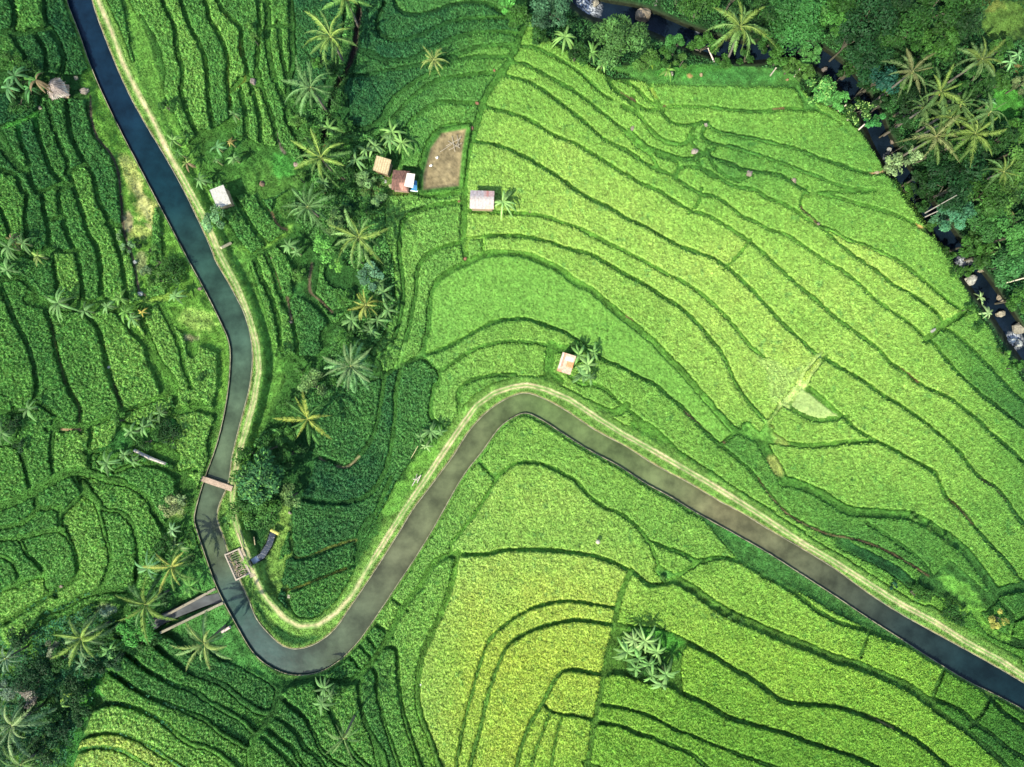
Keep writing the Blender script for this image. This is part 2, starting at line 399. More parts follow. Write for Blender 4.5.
# connected pieces of crop (run-based union-find)
def label(mask):
    lab = np.zeros(mask.shape, np.int32); par = [0]
    def find(a):
        while par[a] != a: par[a] = par[par[a]]; a = par[a]
        return a
    prev = []
    for j in range(mask.shape[0]):
        r = np.flatnonzero(np.diff(np.concatenate(([0], mask[j].astype(np.int8), [0]))))
        runs = []; k = 0
        for a, b in zip(r[::2], r[1::2]):
            l = 0
            for (pa, pb, pl) in prev:
                if pb > a and pa < b:
                    f = find(pl)
                    if l == 0: l = f
                    elif f != l: par[max(l,f)] = min(l,f); l = min(l,f)
            if l == 0: l = len(par); par.append(l)
            runs.append((a, b, l)); lab[j, a:b] = l
        prev = runs
    root = np.array([find(i) for i in range(len(par))]); return root[lab]
LAB = label(D > 0.35)
ids, cnt = np.unique(LAB, return_counts=True)
cx = np.bincount(LAB.ravel(), GX.ravel())/np.maximum(1, np.bincount(LAB.ravel())); cy = np.bincount(LAB.ravel(), GY.ravel())/np.maximum(1, np.bincount(LAB.ravel()))
inf = (GX >= 0) & (GX < 1024) & (GY >= 0) & (GY < 767)
cin = np.bincount(LAB[inf].ravel(), minlength=LAB.max()+1)
KEEP = [int(i) for i, c in zip(ids, cnt) if i and c > 90 and cin[i] > 60]
EXPO = 1.35
# ------------------------------------------------------------------ relief
ZP = [(70,0,.3),(140,150,.3),(230,330,.3),(200,500,.3),(300,660,.3),(420,540,.3),(520,400,.3),(700,490,.3),(870,590,.3),(1020,690,.3),
(0,0,3),(0,150,3.5),(50,250,3),(0,400,4.2),(80,450,3),(0,560,1.6),(100,520,1.5),(120,300,1.5),(60,90,2),(-90,300,6),(-90,0,5),
(30,680,-4),(110,640,-2.5),(0,767,-4),(150,600,-1.2),(-90,700,-6),(120,720,.3),(200,767,3),(300,767,3.5),
(480,650,2),(500,767,4),(640,680,3.5),(620,540,1.2),(800,700,2.5),(950,767,3),(750,767,5),(380,720,2),(600,860,7),(900,860,6),
(330,100,-4),(325,200,-4),(320,0,-4.5),(330,-90,-6),(340,300,-3),(300,430,-2.5),(260,500,-1.2),(340,540,-1.5),(280,250,-1.5),(200,60,-.8),(260,30,-2.5),
(480,150,-3),(400,60,-3.5),(520,30,-4.5),(450,260,-2.2),(560,300,-1.5),(430,400,-.9),(640,160,-4),
(700,300,-2.5),(850,300,-3.5),(930,450,-2.5),(980,560,-1.2),(1010,480,-3),(840,480,-1.5),(760,400,-1.6),(900,230,-5),(800,150,-5),(720,100,-5.5),(980,380,-4.5),
(590,-30,-8.5),(690,20,-8.5),(800,40,-8.5),(880,100,-8.5),(930,180,-8.5),(990,265,-8.5),(1050,345,-8.5),(620,60,-7),(740,75,-6.5),
(1020,50,-3),(1020,150,-4),(900,20,-6.5),(1020,240,-6),(1120,100,0),(800,-80,-4)]
BASE = rbf(ZP, GX, GY)
flat = np.clip((16-np.abs(SC))/16, 0, 1); flat = np.where(SC < 0, 1, flat)
BASE = BASE*(1-flat) + .3*flat
ft = np.clip((12-DT)/8, 0, 1); BASE = BASE*(1-ft) + .3*ft
LV = np.bincount(LAB[inf], BASE[inf], minlength=LAB.max()+1)/np.maximum(1, np.bincount(LAB[inf], minlength=LAB.max()+1))
G = BASE.copy(); m = (LAB > 0) & (cin[LAB] > 25)
G[m] = .55*LV[LAB[m]] + .45*BASE[m]
for _ in range(2):       # carry the terrace level out to the middle of each bund
    q = (LAB == 0) & (D < 3)
    b = blur(np.where(q, 0, G)); wq = blur(np.where(q, 0, 1.0).astype(np.float32)); G = np.where(q & (wq > .15), b/np.maximum(wq, .05), G)
G = blur(G, 2)
bund = np.clip(1-(np.abs(D+1.5))/2.5, 0, 1)*(D < 1)*(D > -4)
G += .10*bund + vnoise(4, 5, .05) + vnoise(11, 6, .06)
# rough ground away from the crops
wild = np.zeros(G.shape, np.float32)
for k in ('jungle', 'gully', 'weir_yard', 'bank', 'gullygrass', 'lowgrass'): wild = np.maximum(wild, np.clip(-SDF[k]/8, 0, 1))
G += wild*(vnoise(9, 8, .22)+vnoise(20, 9, .3))
# pond basin, canal, river, side channels
pd = np.clip(-SDF['pond'] , 0, 3)/3; G = np.where(SDF['pond'] < 4, -2.75+.3*np.clip(SDF['pond']/3, 0, 1) - .35*pd + vnoise(4, 15, .04), G)
cw = np.clip(-SC/1.6, 0, 1); G = G*(1-cw) - 1.9*cw
rw = np.clip((12-DR)/5, 0, 1); G = G*(1-rw) - 9.8*rw
CH1 = [(228,596),(205,601),(180,611),(160,620),(150,627)]; d1 = np.full(GX.shape, 30, np.float32); stroke(d1, CH1, 5.5, 12); c1 = np.clip(-d1/1.5, 0, 1)
c1 = c1*(SC > -3)
G = np.where(d1 < 3, np.minimum(G, .3), G); G = G*(1-c1) - 2.2*c1
CH2 = [(252,562),(262,556),(269,545),(273,533)]; d2 = np.full(GX.shape, 30, np.float32); stroke(d2, CH2, 3.6, 10); c2 = np.clip(-d2/1.5, 0, 1)
G = G*(1-c2) - 1.8*c2
Zs = G
def zg(px, py):
    i = min(max(px-X0, 0), W-2); j = min(max(py-Y0, 0), HH-2); a, b = int(i), int(j); u, v = i-a, j-b
    return float((Zs[b,a]*(1-u)+Zs[b,a+1]*u)*(1-v)+(Zs[b+1,a]*(1-u)+Zs[b+1,a+1]*u)*v)
def ground_at(x, y):
    z = 0.0
    for _ in range(4):
        k = S*(H-z)/H; px, py = x/k+512, 383.5-y/k; z = zg(px, py)
    return z
def pos(px, py, up=0.0):
    return w3(px, py, zg(px, py)+up)

# ------------------------------------------------------------------ materials
def nodes(name):
    m = bpy.data.materials.new(name); m.use_nodes = True; t = m.node_tree; return m, t, t.nodes, t.links, t.nodes['Principled BSDF']
def mat_attr(name, rough=.8, noise=(6, .35), bump=.0, bscale=30, spec=.3, trans=0.0):
    m, t, N, Lk, P = nodes(name)
    a = N.new('ShaderNodeVertexColor'); a.layer_name = 'col'
    tc = N.new('ShaderNodeTexCoord'); no = N.new('ShaderNodeTexNoise'); no.inputs['Scale'].default_value = noise[0]; no.inputs['Detail'].default_value = 4
    Lk.new(tc.outputs['Object'], no.inputs['Vector'])
    mr = N.new('ShaderNodeMapRange'); mr.inputs['From Min'].default_value = .3; mr.inputs['From Max'].default_value = .7
    mr.inputs['To Min'].default_value = 1-noise[1]; mr.inputs['To Max'].default_value = 1+noise[1]; Lk.new(no.outputs['Fac'], mr.inputs['Value'])
    mx = N.new('ShaderNodeVectorMath'); mx.operation = 'SCALE'; Lk.new(a.outputs['Color'], mx.inputs[0]); Lk.new(mr.outputs['Result'], mx.inputs['Scale'])
    Lk.new(mx.outputs['Vector'], P.inputs['Base Color']); P.inputs['Roughness'].default_value = rough; P.inputs['Specular IOR Level'].default_value = spec
    if bump:
        n2 = N.new('ShaderNodeTexNoise'); n2.inputs['Scale'].default_value = bscale; n2.inputs['Detail'].default_value = 5; Lk.new(tc.outputs['Object'], n2.inputs['Vector'])
        b = N.new('ShaderNodeBump'); b.inputs['Strength'].default_value = bump; b.inputs['Distance'].default_value = .08; Lk.new(n2.outputs['Fac'], b.inputs['Height']); Lk.new(b.outputs['Normal'], P.inputs['Normal'])
    if trans:
        tr = N.new('ShaderNodeBsdfTranslucent'); Lk.new(mx.outputs['Vector'], tr.inputs['Color']); ms = N.new('ShaderNodeMixShader'); ms.inputs[0].default_value = trans
        out = [n for n in N if n.type == 'OUTPUT_MATERIAL'][0]; Lk.new(P.outputs[0], ms.inputs[1]); Lk.new(tr.outputs[0], ms.inputs[2]); Lk.new(ms.outputs[0], out.inputs['Surface'])
    return m
M = dict(ground=mat_attr('ground_cover', .9, (1.6, .3), .6, 14, .15), crop=mat_attr('rice_crop', .62, (2.2, .16), .0, 30, .12, .28),
         leaf=mat_attr('foliage', .6, (3, .2), 0, 30, .16, .2), wood=mat_attr('bark_and_wood', .85, (9, .35), .5, 20, .2),
         stone=mat_attr('rock', .85, (4, .3), .7, 9, .25), roof=mat_attr('roofing', .6, (5, .22), .25, 18, .4), mud=mat_attr('mud', .6, (1.2, .2), .4, 10, .3),
         concrete=mat_attr('concrete', .85, (5, .25), .4, 20, .25))
def water(name, rough, bscale, bs):
    m, t, N, Lk, P = nodes(name)
    a = N.new('ShaderNodeVertexColor'); a.layer_name = 'col'; tc = N.new('ShaderNodeTexCoord')
    n1 = N.new('ShaderNodeTexNoise'); n1.inputs['Scale'].default_value = .28; n1.inputs['Detail'].default_value = 6; n1.inputs['Roughness'].default_value = .62; Lk.new(tc.outputs['Object'], n1.inputs['Vector'])
    mr = N.new('ShaderNodeMapRange'); mr.inputs['From Min'].default_value = .35; mr.inputs['From Max'].default_value = .68; mr.inputs['To Min'].default_value = .55; mr.inputs['To Max'].default_value = 1.4; Lk.new(n1.outputs['Fac'], mr.inputs['Value'])
    mx = N.new('ShaderNodeVectorMath'); mx.operation = 'SCALE'; Lk.new(a.outputs['Color'], mx.inputs[0]); Lk.new(mr.outputs['Result'], mx.inputs['Scale']); Lk.new(mx.outputs['Vector'], P.inputs['Base Color'])
    P.inputs['Roughness'].default_value = rough; P.inputs['IOR'].default_value = 1.33; P.inputs['Specular IOR Level'].default_value = .35
    n2 = N.new('ShaderNodeTexNoise'); n2.inputs['Scale'].default_value = bscale; n2.inputs['Detail'].default_value = 3; Lk.new(tc.outputs['Object'], n2.inputs['Vector'])
    b = N.new('ShaderNodeBump'); b.inputs['Strength'].default_value = bs; b.inputs['Distance'].default_value = .05; Lk.new(n2.outputs['Fac'], b.inputs['Height']); Lk.new(b.outputs['Normal'], P.inputs['Normal'])
    return m
M['canal'] = water('canal_water', .15, 2.2, .16); M['river'] = water('river_water', .2, 4, .8)

# ------------------------------------------------------------------ mesh helpers
def mesh(name, V, F, C, mat, parent=None, smooth=False, quads=True):
    """V (n,3), F (m,k) int, C (n,3) or one colour"""
    V = np.asarray(V, np.float32); me = bpy.data.meshes.new(name)
    if isinstance(F, np.ndarray):
        k = F.shape[1]; me.vertices.add(len(V)); me.vertices.foreach_set('co', V.ravel()); me.loops.add(F.size); me.loops.foreach_set('vertex_index', F.ravel().astype(np.int32))
        me.polygons.add(len(F)); me.polygons.foreach_set('loop_start', np.arange(0, F.size, k, dtype=np.int32)); me.update(calc_edges=True)
    else: me.from_pydata([tuple(map(float, v)) for v in V], [], F)
    C = np.asarray(C, np.float32)
    if C.ndim == 1: C = np.tile(C, (len(V), 1))
    A = me.color_attributes.new('col', 'FLOAT_COLOR', 'POINT'); c4 = np.ones((len(V), 4), np.float32); c4[:, :3] = np.clip(C, 0, .95); A.data.foreach_set('color', c4.ravel())
    if smooth: me.polygons.foreach_set('use_smooth', np.ones(len(me.polygons), bool))
    me.materials.append(mat); o = bpy.data.objects.new(name, me); col.objects.link(o)
    if parent: o.parent = parent
    return o
def tag(o, label=None, cat=None, group=None, kind=None):
    for k, v in (('label', label), ('category', cat), ('group', group), ('kind', kind)):
        if v: o[k] = v
    return o
def empty(name, loc):
    o = bpy.data.objects.new(name, None); col.objects.link(o); o.location = loc; return o
class MB:
    def __init__(s): s.V = []; s.F = []; s.C = []; s.n = 0
    def add(s, V, F, c):
        s.V.append(np.asarray(V, float)); s.F += [[i+s.n for i in f] for f in F]; c = np.asarray(c, float)
        s.C.append(np.tile(c, (len(V), 1)) if c.ndim == 1 else c); s.n += len(V)
    def box(s, c, size, color, rot=0.0, tilt=0.0, jit=0.0):
        V = np.array([(x, y, z) for x in (-.5,.5) for y in (-.5,.5) for z in (-.5,.5)])*np.array(size)
        if jit: V += rng.normal(0, jit, V.shape)
        V = V @ np.array([[1,0,0],[0,math.cos(tilt),math.sin(tilt)],[0,-math.sin(tilt),math.cos(tilt)]])
        V = V @ np.array([[math.cos(rot),math.sin(rot),0],[-math.sin(rot),math.cos(rot),0],[0,0,1]]) + np.array(c)
        s.add(V, [(0,1,3,2),(4,6,7,5),(0,4,5,1),(2,3,7,6),(0,2,6,4),(1,5,7,3)], color)
    def tube(s, pts, rad, color, n=8, cap=True):
        P = [np.array(p, float) for p in pts]; V = []
        for i, p in enumerate(P):
            d = P[min(i+1, len(P)-1)]-P[max(i-1, 0)]; d = d/(np.linalg.norm(d)+1e-9); a = np.cross(d, (0,0,1.)) if abs(d[2]) < .9 else np.cross(d, (1.,0,0)); a /= np.linalg.norm(a); b = np.cross(d, a)
            r = rad[i] if hasattr(rad, '__len__') else rad
            for k in range(n): t = 2*math.pi*k/n; V.append(p+r*(a*math.cos(t)+b*math.sin(t)))
        F = [(i*n+k, i*n+(k+1)%n, (i+1)*n+(k+1)%n, (i+1)*n+k) for i in range(len(P)-1) for k in range(n)]
        if cap: F += [tuple(range(n))[::-1], tuple((len(P)-1)*n+k for k in range(n))]
        s.add(V, F, color)
    def build(s, name, mat, parent=None, smooth=False): return mesh(name, np.concatenate(s.V), s.F, np.concatenate(s.C), mat, parent, smooth)

# ------------------------------------------------------------------ colours of the crops and the ground (edge falloff painted into the crop tones)
TP = [(0,0,.15),(100,200,.27),(50,380,.3),(120,370,.5),(150,330,.55),(40,450,.3),(100,540,.42),(20,580,.36),(200,430,.45),(150,60,.22),(200,60,.5),(230,70,.5),(280,60,.3),(350,100,.08),(400,15,.25),(420,35,.1),(450,80,.45),(400,90,.35),(460,120,.5),(430,240,.62),(470,280,.62),(520,310,.6),(620,350,.62),
(560,150,.84),(600,200,.95),(700,250,.98),(800,300,1.04),(850,330,1.05),(900,420,.95),(950,480,.72),(1000,560,.5),(1000,400,.5),(900,260,.86),(850,200,.8),(800,130,.72),(760,110,.6),(680,130,.75),(640,110,.8),(560,60,.55),(520,80,.62),(840,460,.85),(820,520,.5),(900,560,.35),(750,450,.5),(860,540,.45),
(700,420,.7),(600,400,.75),(460,350,.6),(420,420,.5),(330,420,.12),(330,520,.06),(300,590,.12),(360,480,.25),(370,330,.3),(330,290,.15),(300,330,.35),(540,470,.72),(640,540,.7),(480,500,.68),(410,600,.68),(425,680,.75),(480,600,1.0),(500,680,1.06),(550,630,1.08),(460,740,.98),(550,720,1.08),(600,600,1.05),(590,750,.7),(575,690,.95),
(700,620,.85),(800,650,.82),(700,700,.68),(640,750,.78),(850,740,.6),(950,680,.6),(1000,740,.5),(830,172,.5),(740,150,.5),(700,155,.45),(870,185,.55),(620,105,.6),(995,340,.55),(1005,380,.42),(960,335,.72),(660,150,.6),(900,690,.72),(640,600,.9),(360,740,.32),(390,730,.5),(300,720,.22),(200,690,.12),(160,690,.2),(150,720,.5),(140,730,.98),(100,760,.95),(220,750,.42),(40,520,.36),(60,560,.38),(350,20,.12)]
TV = rbf(TP, GX, GY, 22.0); TV = TV-.35*np.exp(-(((GX-880)+(GY-560)*.6)/55)**2-(((GY-558)-(GX-880)*.55)/13)**2)+.10*np.exp(-((GX-525)/85)**2-((GY-665)/85)**2)-.16*np.clip((GX-920)/100, 0, 1)-.10*np.clip((GX-650)/100, 0, 1)*np.clip((240-GY-(GX-900)*.3)/100, 0, 1)-.08*np.clip((GY-690)/80, 0, 1)*(GX > 600); TV = np.where(GX > 620, np.minimum(TV, .97+.05*np.tanh(TV-.97)), TV)+.17*np.clip((430-GX)/150, 0, 1)  # crop ripeness, lowered at right, top right and bottom as painted lens falloff
STOP = np.array([0,.15,.3,.45,.6,.75,.88,1.0,1.15,1.4]); RGB = np.array([(.014,.068,.028),(.026,.105,.034),(.06,.18,.040),(.10,.255,.048),(.155,.33,.060),(.215,.395,.074),(.28,.445,.092),(.325,.465,.10),(.365,.475,.10),(.39,.475,.10)])
def ramp(t): return np.stack([np.interp(t, STOP, RGB[:,k]) for k in range(3)], -1)
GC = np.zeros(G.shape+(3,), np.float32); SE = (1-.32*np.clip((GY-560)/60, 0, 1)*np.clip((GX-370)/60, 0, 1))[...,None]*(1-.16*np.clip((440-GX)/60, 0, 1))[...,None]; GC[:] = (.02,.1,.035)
tb = np.clip(TV, .1, .8); GC[:] = ramp(tb*.66)*np.array((.66,.74,.70))*SE  # bund green duller than the crop, deeper at left and lower right
def mixc(w, c):
    global GC
    GC = GC*(1-w[...,None]) + np.array(c, np.float32)*w[...,None]
def soft(f, r): return np.clip(.5-f/r, 0, 1)
nz = vnoise(5, 21)+.6*vnoise(2.5, 22); nz2 = vnoise(14, 23)+.5*vnoise(6, 24)
mixc(soft(DT-10+nz*2, 5), (.115,.245,.055)); 
vg = np.full(GX.shape, 40, np.float32); stroke(vg, CR, 0, 30); stroke(vg, CL, -2, 30)
mixc(soft(vg-4.5+nz*1.5, 3)*.8, (.10,.225,.05)); mixc(soft(vg-1.2+nz*.4, 1.5), (.20,.18,.10))
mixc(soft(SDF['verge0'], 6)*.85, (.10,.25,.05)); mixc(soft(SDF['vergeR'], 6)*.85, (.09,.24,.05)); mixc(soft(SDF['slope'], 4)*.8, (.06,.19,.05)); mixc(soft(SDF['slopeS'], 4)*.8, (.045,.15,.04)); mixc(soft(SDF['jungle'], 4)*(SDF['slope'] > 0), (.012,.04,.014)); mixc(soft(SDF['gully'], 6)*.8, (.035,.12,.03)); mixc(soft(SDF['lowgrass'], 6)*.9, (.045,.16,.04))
mixc(soft(SDF['bank'], 3), (.09,.23,.04))
def blob(px, py, rx, ry, rot, c, w=1.0, n=.45):
    a = R(rot); dx = GX-px; dy = GY-py; u = (dx*math.cos(a)+dy*math.sin(a))/rx; v = (-dx*math.sin(a)+dy*math.cos(a))/ry
    mixc(np.clip((1.15-np.hypot(u, v)+nz*n*.6)*2.2, 0, 1)*w, c)
PALE = (.30,.36,.13)
for a in [(133,178,9,26,-24,PALE,.9),(146,208,12,12,0,PALE,.95),(140,232,16,7,0,PALE,.7),(143,200,6,26,-24,(.34,.36,.17),.7),(128,222,5,12,0,(.20,.17,.13),.8),(152,228,12,2,30,(.2,.2,.12),.7),(142,262,6,12,0,(.16,.17,.11),.7),
          (165,297,26,4,-8,(.17,.30,.06),.9),(196,320,20,12,10,(.20,.34,.09),.95),(190,338,8,4,0,(.22,.22,.15),.8),(95,92,14,8,10,(.09,.22,.04),.8),(116,120,10,22,-25,(.10,.25,.045),.8),
          (270,185,26,22,0,(.07,.19,.04),.9),(225,150,22,16,0,(.045,.15,.035),.8),(265,240,28,7,-25,(.12,.27,.05),.9),(284,165,12,14,0,(.05,.22,.045),.8),(298,300,8,20,0,(.05,.19,.05),.8),
          (278,560,14,40,5,(.13,.26,.06),.95),(285,585,10,20,0,(.12,.25,.06),.9),(262,575,8,18,-10,(.12,.25,.06),.9),(283,525,7,28,5,(.13,.25,.06),.9),(240,520,8,22,-10,(.12,.27,.05),.8),
          (395,355,14,12,0,(.12,.30,.07),.9),(408,350,12,8,0,(.14,.33,.09),.9),(473,243,10,10,0,(.2,.4,.08),.8),(798,386,7,44,38,(.30,.44,.16),1),(780,440,6,24,-30,(.17,.26,.07),.9),(775,465,8,12,-30,(.20,.25,.08),.8),(760,430,16,10,40,(.12,.3,.06),.8),
          (700,72,50,8,0,(.05,.20,.04),.9),(740,76,40,8,0,(.045,.17,.045),.9),(830,105,20,5,35,(.06,.2,.03),.9),(690,76,3,2,0,(.3,.2,.1),.9),(596,75,12,6,30,(.1,.22,.04),.9),(660,95,12,5,20,(.18,.28,.06),.8),
          (1005,20,26,22,0,(.06,.13,.03),.95),(1005,105,22,20,0,(.04,.17,.03),.95),(985,5,20,8,0,(.1,.14,.04),.8),(1020,70,10,6,0,(.13,.11,.05),.7),(915,207,7,5,40,(.32,.24,.12),.9),(920,222,5,9,0,(.32,.24,.1),.9),(876,172,8,2,-10,(.3,.22,.14),.9),(905,200,12,5,35,(.1,.28,.04),.9),
          (960,590,24,8,35,(.10,.27,.05),.95),(985,625,30,14,30,(.10,.26,.045),.9),(960,610,20,5,35,(.13,.3,.05),.7),(740,535,26,6,30,(.04,.17,.035),.8),(820,575,70,9,29,(.03,.13,.035),.9),(890,615,40,9,33,(.03,.13,.035),.8),
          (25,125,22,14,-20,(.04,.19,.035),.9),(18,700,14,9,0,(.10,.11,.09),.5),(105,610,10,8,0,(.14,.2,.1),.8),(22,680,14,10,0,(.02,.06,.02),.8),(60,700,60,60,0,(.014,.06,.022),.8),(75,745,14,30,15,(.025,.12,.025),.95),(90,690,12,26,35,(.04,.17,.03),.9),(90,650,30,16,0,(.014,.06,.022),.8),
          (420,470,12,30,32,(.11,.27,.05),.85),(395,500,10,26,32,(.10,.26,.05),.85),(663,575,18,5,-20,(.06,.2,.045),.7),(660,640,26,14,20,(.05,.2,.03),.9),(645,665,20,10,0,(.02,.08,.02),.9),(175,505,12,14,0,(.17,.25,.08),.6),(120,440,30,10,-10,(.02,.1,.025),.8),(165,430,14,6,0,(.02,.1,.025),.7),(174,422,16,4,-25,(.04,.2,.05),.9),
          (345,205,10,14,0,(.006,.05,.03),.95),(365,205,10,14,0,(.008,.06,.03),.95),(395,178,20,10,0,(.10,.17,.05),.7),(400,193,14,4,0,(.12,.2,.05),.8),(370,190,14,8,0,(.11,.16,.06),.7)]:
    blob(*a)
# cracked cut edge of the terraces above the canal, and other bare soil seams
EARTH = [("a0 362,385 365,470 390,550 440,610 470,680 482,767 a1 495,150 530,260 545,330 560,400 585,412", 1.3, (.10,.085,.07)),
         ("d2 430,110 700,330 767,440 e2 20,460 60,505 110,540 170,572 240,600 320,615 400,635 480,670 550,710 600,740 640,767", .9, (.20,.15,.09)),
         ("b1 480,285 470,350 475,400 520,440 560,480", 1.2, (.17,.14,.10)), ("b1 320,260 340,320 365,400", 1.5, (.32,.25,.17)), ("b1 310,70 350,140 380,150", 1.2, (.30,.22,.12)),
         ("F 190,605 230,628 275,632 310,600", 1.3, (.26,.25,.16)), ("b0 345,525 360,600 370,610", 1.4, (.2,.2,.18)), ("b1 380,420 390,470 400,520", 1.0, (.25,.2,.14)),
         ("a2 250,182 320,185", 1.2, (.35,.24,.17)), ("e3 340,530 380,545 440,580 500,612", .8, (.28,.24,.14)), ("e1 530,700 570,730 600,760", 1.2, (.25,.17,.09)),
         ("f2 470,460 520,510 560,560", 1.2, (.14,.12,.06)), ("f2 590,380 650,420 690,470", 1.2, (.12,.13,.06)), ("a3 170,700 180,640", .1, (.1,.1,.1)),
         ("J 120,140 180,122 240,102 300,88", 1.3, (.17,.24,.06)), ("J 85,238 180,210 270,172", 1.3, (.2,.26,.06)), ("e1 130,60 170,100 200,130", 1.0, (.25,.2,.1)), ("d0 180,370 240,405", 1.0, (.2,.16,.1)),
         ("@ 225,15 238,35 241,60 245,80 236,90", 1.2, (.14,.22,.04)), ("@ 228,55 229,85 230,105", 1., (.12,.2,.04)), ("@ 184,60 186,95", .8, (.09,.2,.04)), ("a2 455,0 475,60 490,105", .9, (.10,.14,.06)), ("a2 280,0 315,90 318,150", .9, (.12,.16,.06)), ("a1 200,500 230,640 262,767", .9, (.10,.14,.05)), ("a1 30,440 110,600 145,740", .9, (.08,.2,.06)),
         ("e0 60,432 20,436", 1, (.22,.16,.1)), ("d0 350,425 365,410", 1.4, (.25,.2,.1)), ("G 345,180 360,190", 1.5, (.3,.22,.13))]
for s_, w_, c_ in EARTH:
    f = np.full(GX.shape, 10, np.float32); stroke(f, catmull(parse(s_)), 0, 8); mixc(soft(f-w_+nz*.5, 1.0), np.array(c_)*.6)
mixc(soft(SDF['pond']+.5, 2), (.15,.13,.085))
gull = np.full(GX.shape, 20, np.float32); stroke(gull, catmull([(362,-5),(358,20),(355,45),(350,62),(340,80),(330,105),(326,125),(322,150),(324,170)]), 1.5, 12); G = G-1.3*soft(gull-.5, 3); mixc(soft(gull-1+nz, 2), (.06,.05,.05))
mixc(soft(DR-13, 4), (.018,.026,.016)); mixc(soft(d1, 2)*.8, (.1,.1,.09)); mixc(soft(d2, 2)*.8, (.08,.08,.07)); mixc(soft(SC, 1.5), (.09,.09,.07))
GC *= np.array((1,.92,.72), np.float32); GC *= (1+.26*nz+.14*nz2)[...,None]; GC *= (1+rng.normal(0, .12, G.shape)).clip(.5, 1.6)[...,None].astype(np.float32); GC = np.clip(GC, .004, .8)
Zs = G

# ------------------------------------------------------------------ ground: one sheet, fine where seen, carried out to the horizon
KX = S*(H-G)/H; PX = (GX-512)*KX; PY = (383.5-GY)*KX
def grid_faces(w, h, base=0):
    a = np.arange(w*h).reshape(h, w)+base; return np.stack([a[:-1,:-1], a[1:,:-1], a[1:,1:], a[:-1,1:]], -1).reshape(-1, 4)
V = np.stack([PX, PY, G], -1).reshape(-1, 3); F = grid_faces(W, HH); C = GC.reshape(-1, 3)
idx = np.arange(W*HH).reshape(HH, W); rim = np.concatenate([idx[0,:], idx[1:,-1], idx[-1,-2::-1], idx[-2:0:-1,0]])
VV, FF, CC = [V], [F], [C]; prev = rim; n0 = len(V); P0 = V[rim]
for k, f in enumerate((1.15, 1.5, 2.5, 6, 30)):
    Q = P0.copy(); Q[:, :2] *= f; Q[:, 2] = P0[:, 2]*(1-k/4.) ; VV.append(Q); CC.append(np.tile(np.array((.03,.14,.03)), (len(Q), 1))*(1+.3*rng.normal(0, 1, (len(Q), 1))).clip(.5, 1.6))
    cur = np.arange(len(Q))+n0+k*len(Q); FF.append(np.stack([prev, np.roll(prev, -1), np.roll(cur, -1), cur], -1)); prev = cur
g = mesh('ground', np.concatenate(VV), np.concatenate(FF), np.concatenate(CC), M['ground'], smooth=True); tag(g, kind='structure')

# ------------------------------------------------------------------ blades (rice tufts, grass)
def blades(px, py, z, colr, ln, wd, per=2, up=(.35, 1.0), jit=.28):
    """PER slim leaning blades at each point -> V, F, C"""
    n = len(px); px = np.repeat(px, per); py = np.repeat(py, per); z = np.repeat(z, per); colr = np.repeat(colr, per, 0); N_ = n*per
    px = px+rng.uniform(-.5, .5, N_); py = py+rng.uniform(-.5, .5, N_)
    k = S*(H-z)/H; x = (px-512)*k; y = (383.5-py)*k; a = rng.uniform(0, 2*math.pi, N_); e = rng.uniform(up[0], up[1], N_); L_ = ln*rng.uniform(.6, 1.3, N_); w_ = wd*rng.uniform(.7, 1.3, N_)
    dx, dy = np.cos(a), np.sin(a); h = L_*np.sin(e); r = L_*np.cos(e)
    b1 = np.stack([x-dy*w_/2, y+dx*w_/2, z-.12], -1); b2 = np.stack([x+dy*w_/2, y-dx*w_/2, z-.12], -1)
    m1 = np.stack([x+dx*r*.55+dy*w_/2, y+dy*r*.55-dx*w_/2, z+h*.75], -1); tp = np.stack([x+dx*r-dy*w_*.2, y+dy*r+dx*w_*.2, z+h*rng.uniform(.55, 1.0, N_)], -1)
    V = np.stack([b1, b2, m1, tp], 1).reshape(-1, 3); F = np.arange(N_*4).reshape(-1, 4)
    c = colr*(1+rng.normal(0, jit, (N_, 1))).clip(.4, 1.9); c[:, 0] *= rng.uniform(1-jit*.6, 1+jit*.6, N_)
    return V, F, np.repeat(c, 4, 0)

# ------------------------------------------------------------------ rice paddies
LAND = {'the thatched hut':(54,86),'the white roofed hut':(220,196),'the tan roofed shed':(382,165),'the red brown shack':(402,180),'the bare mud pond':(443,160),'the pale metal roofed hut':(482,200),
 'the orange and white roofed hut':(567,364),'the plank weir':(216,484),'the square sluice frame':(239,564),'the walled side channel':(190,606),'the canal\'s lower bend':(296,668),'the canal\'s upper bend':(525,400),
 'the banana grove in the paddies':(645,655),'the pale fallow plot':(808,395),'the white topped stake':(597,540),'the white fallen log':(150,457),'the riverside boulders at top':(648,10),
 'the scrub by the canal':(163,268),'the bottom left corner':(0,767),'the top left corner':(0,0),'the bottom right corner':(1024,767),'the top right corner':(1024,0),'the photo\'s left edge':(0,400),
 'the photo\'s right edge':(1024,460),'the big leafy canal tree':(262,477),'the small lone terrace palm':(434,60),'the river rapids':(1012,340),'the bund junction below the canal':(633,577),
 'the bottom middle of the photo':(520,767),'the tiny stone by the terrace notch':(749,174),'the pair of leaning pale trunks':(940,204),'the forked white sticks':(417,479)}
PEND = []
def direction(dx, dy):
    if math.hypot(dx, dy) < 7: return 'at'
    a = math.degrees(math.atan2(-dy, dx)) % 360
    return ['right of','above right of','above','above left of','left of','below left of','below','below right of'][int((a+22.5)//45) % 8]
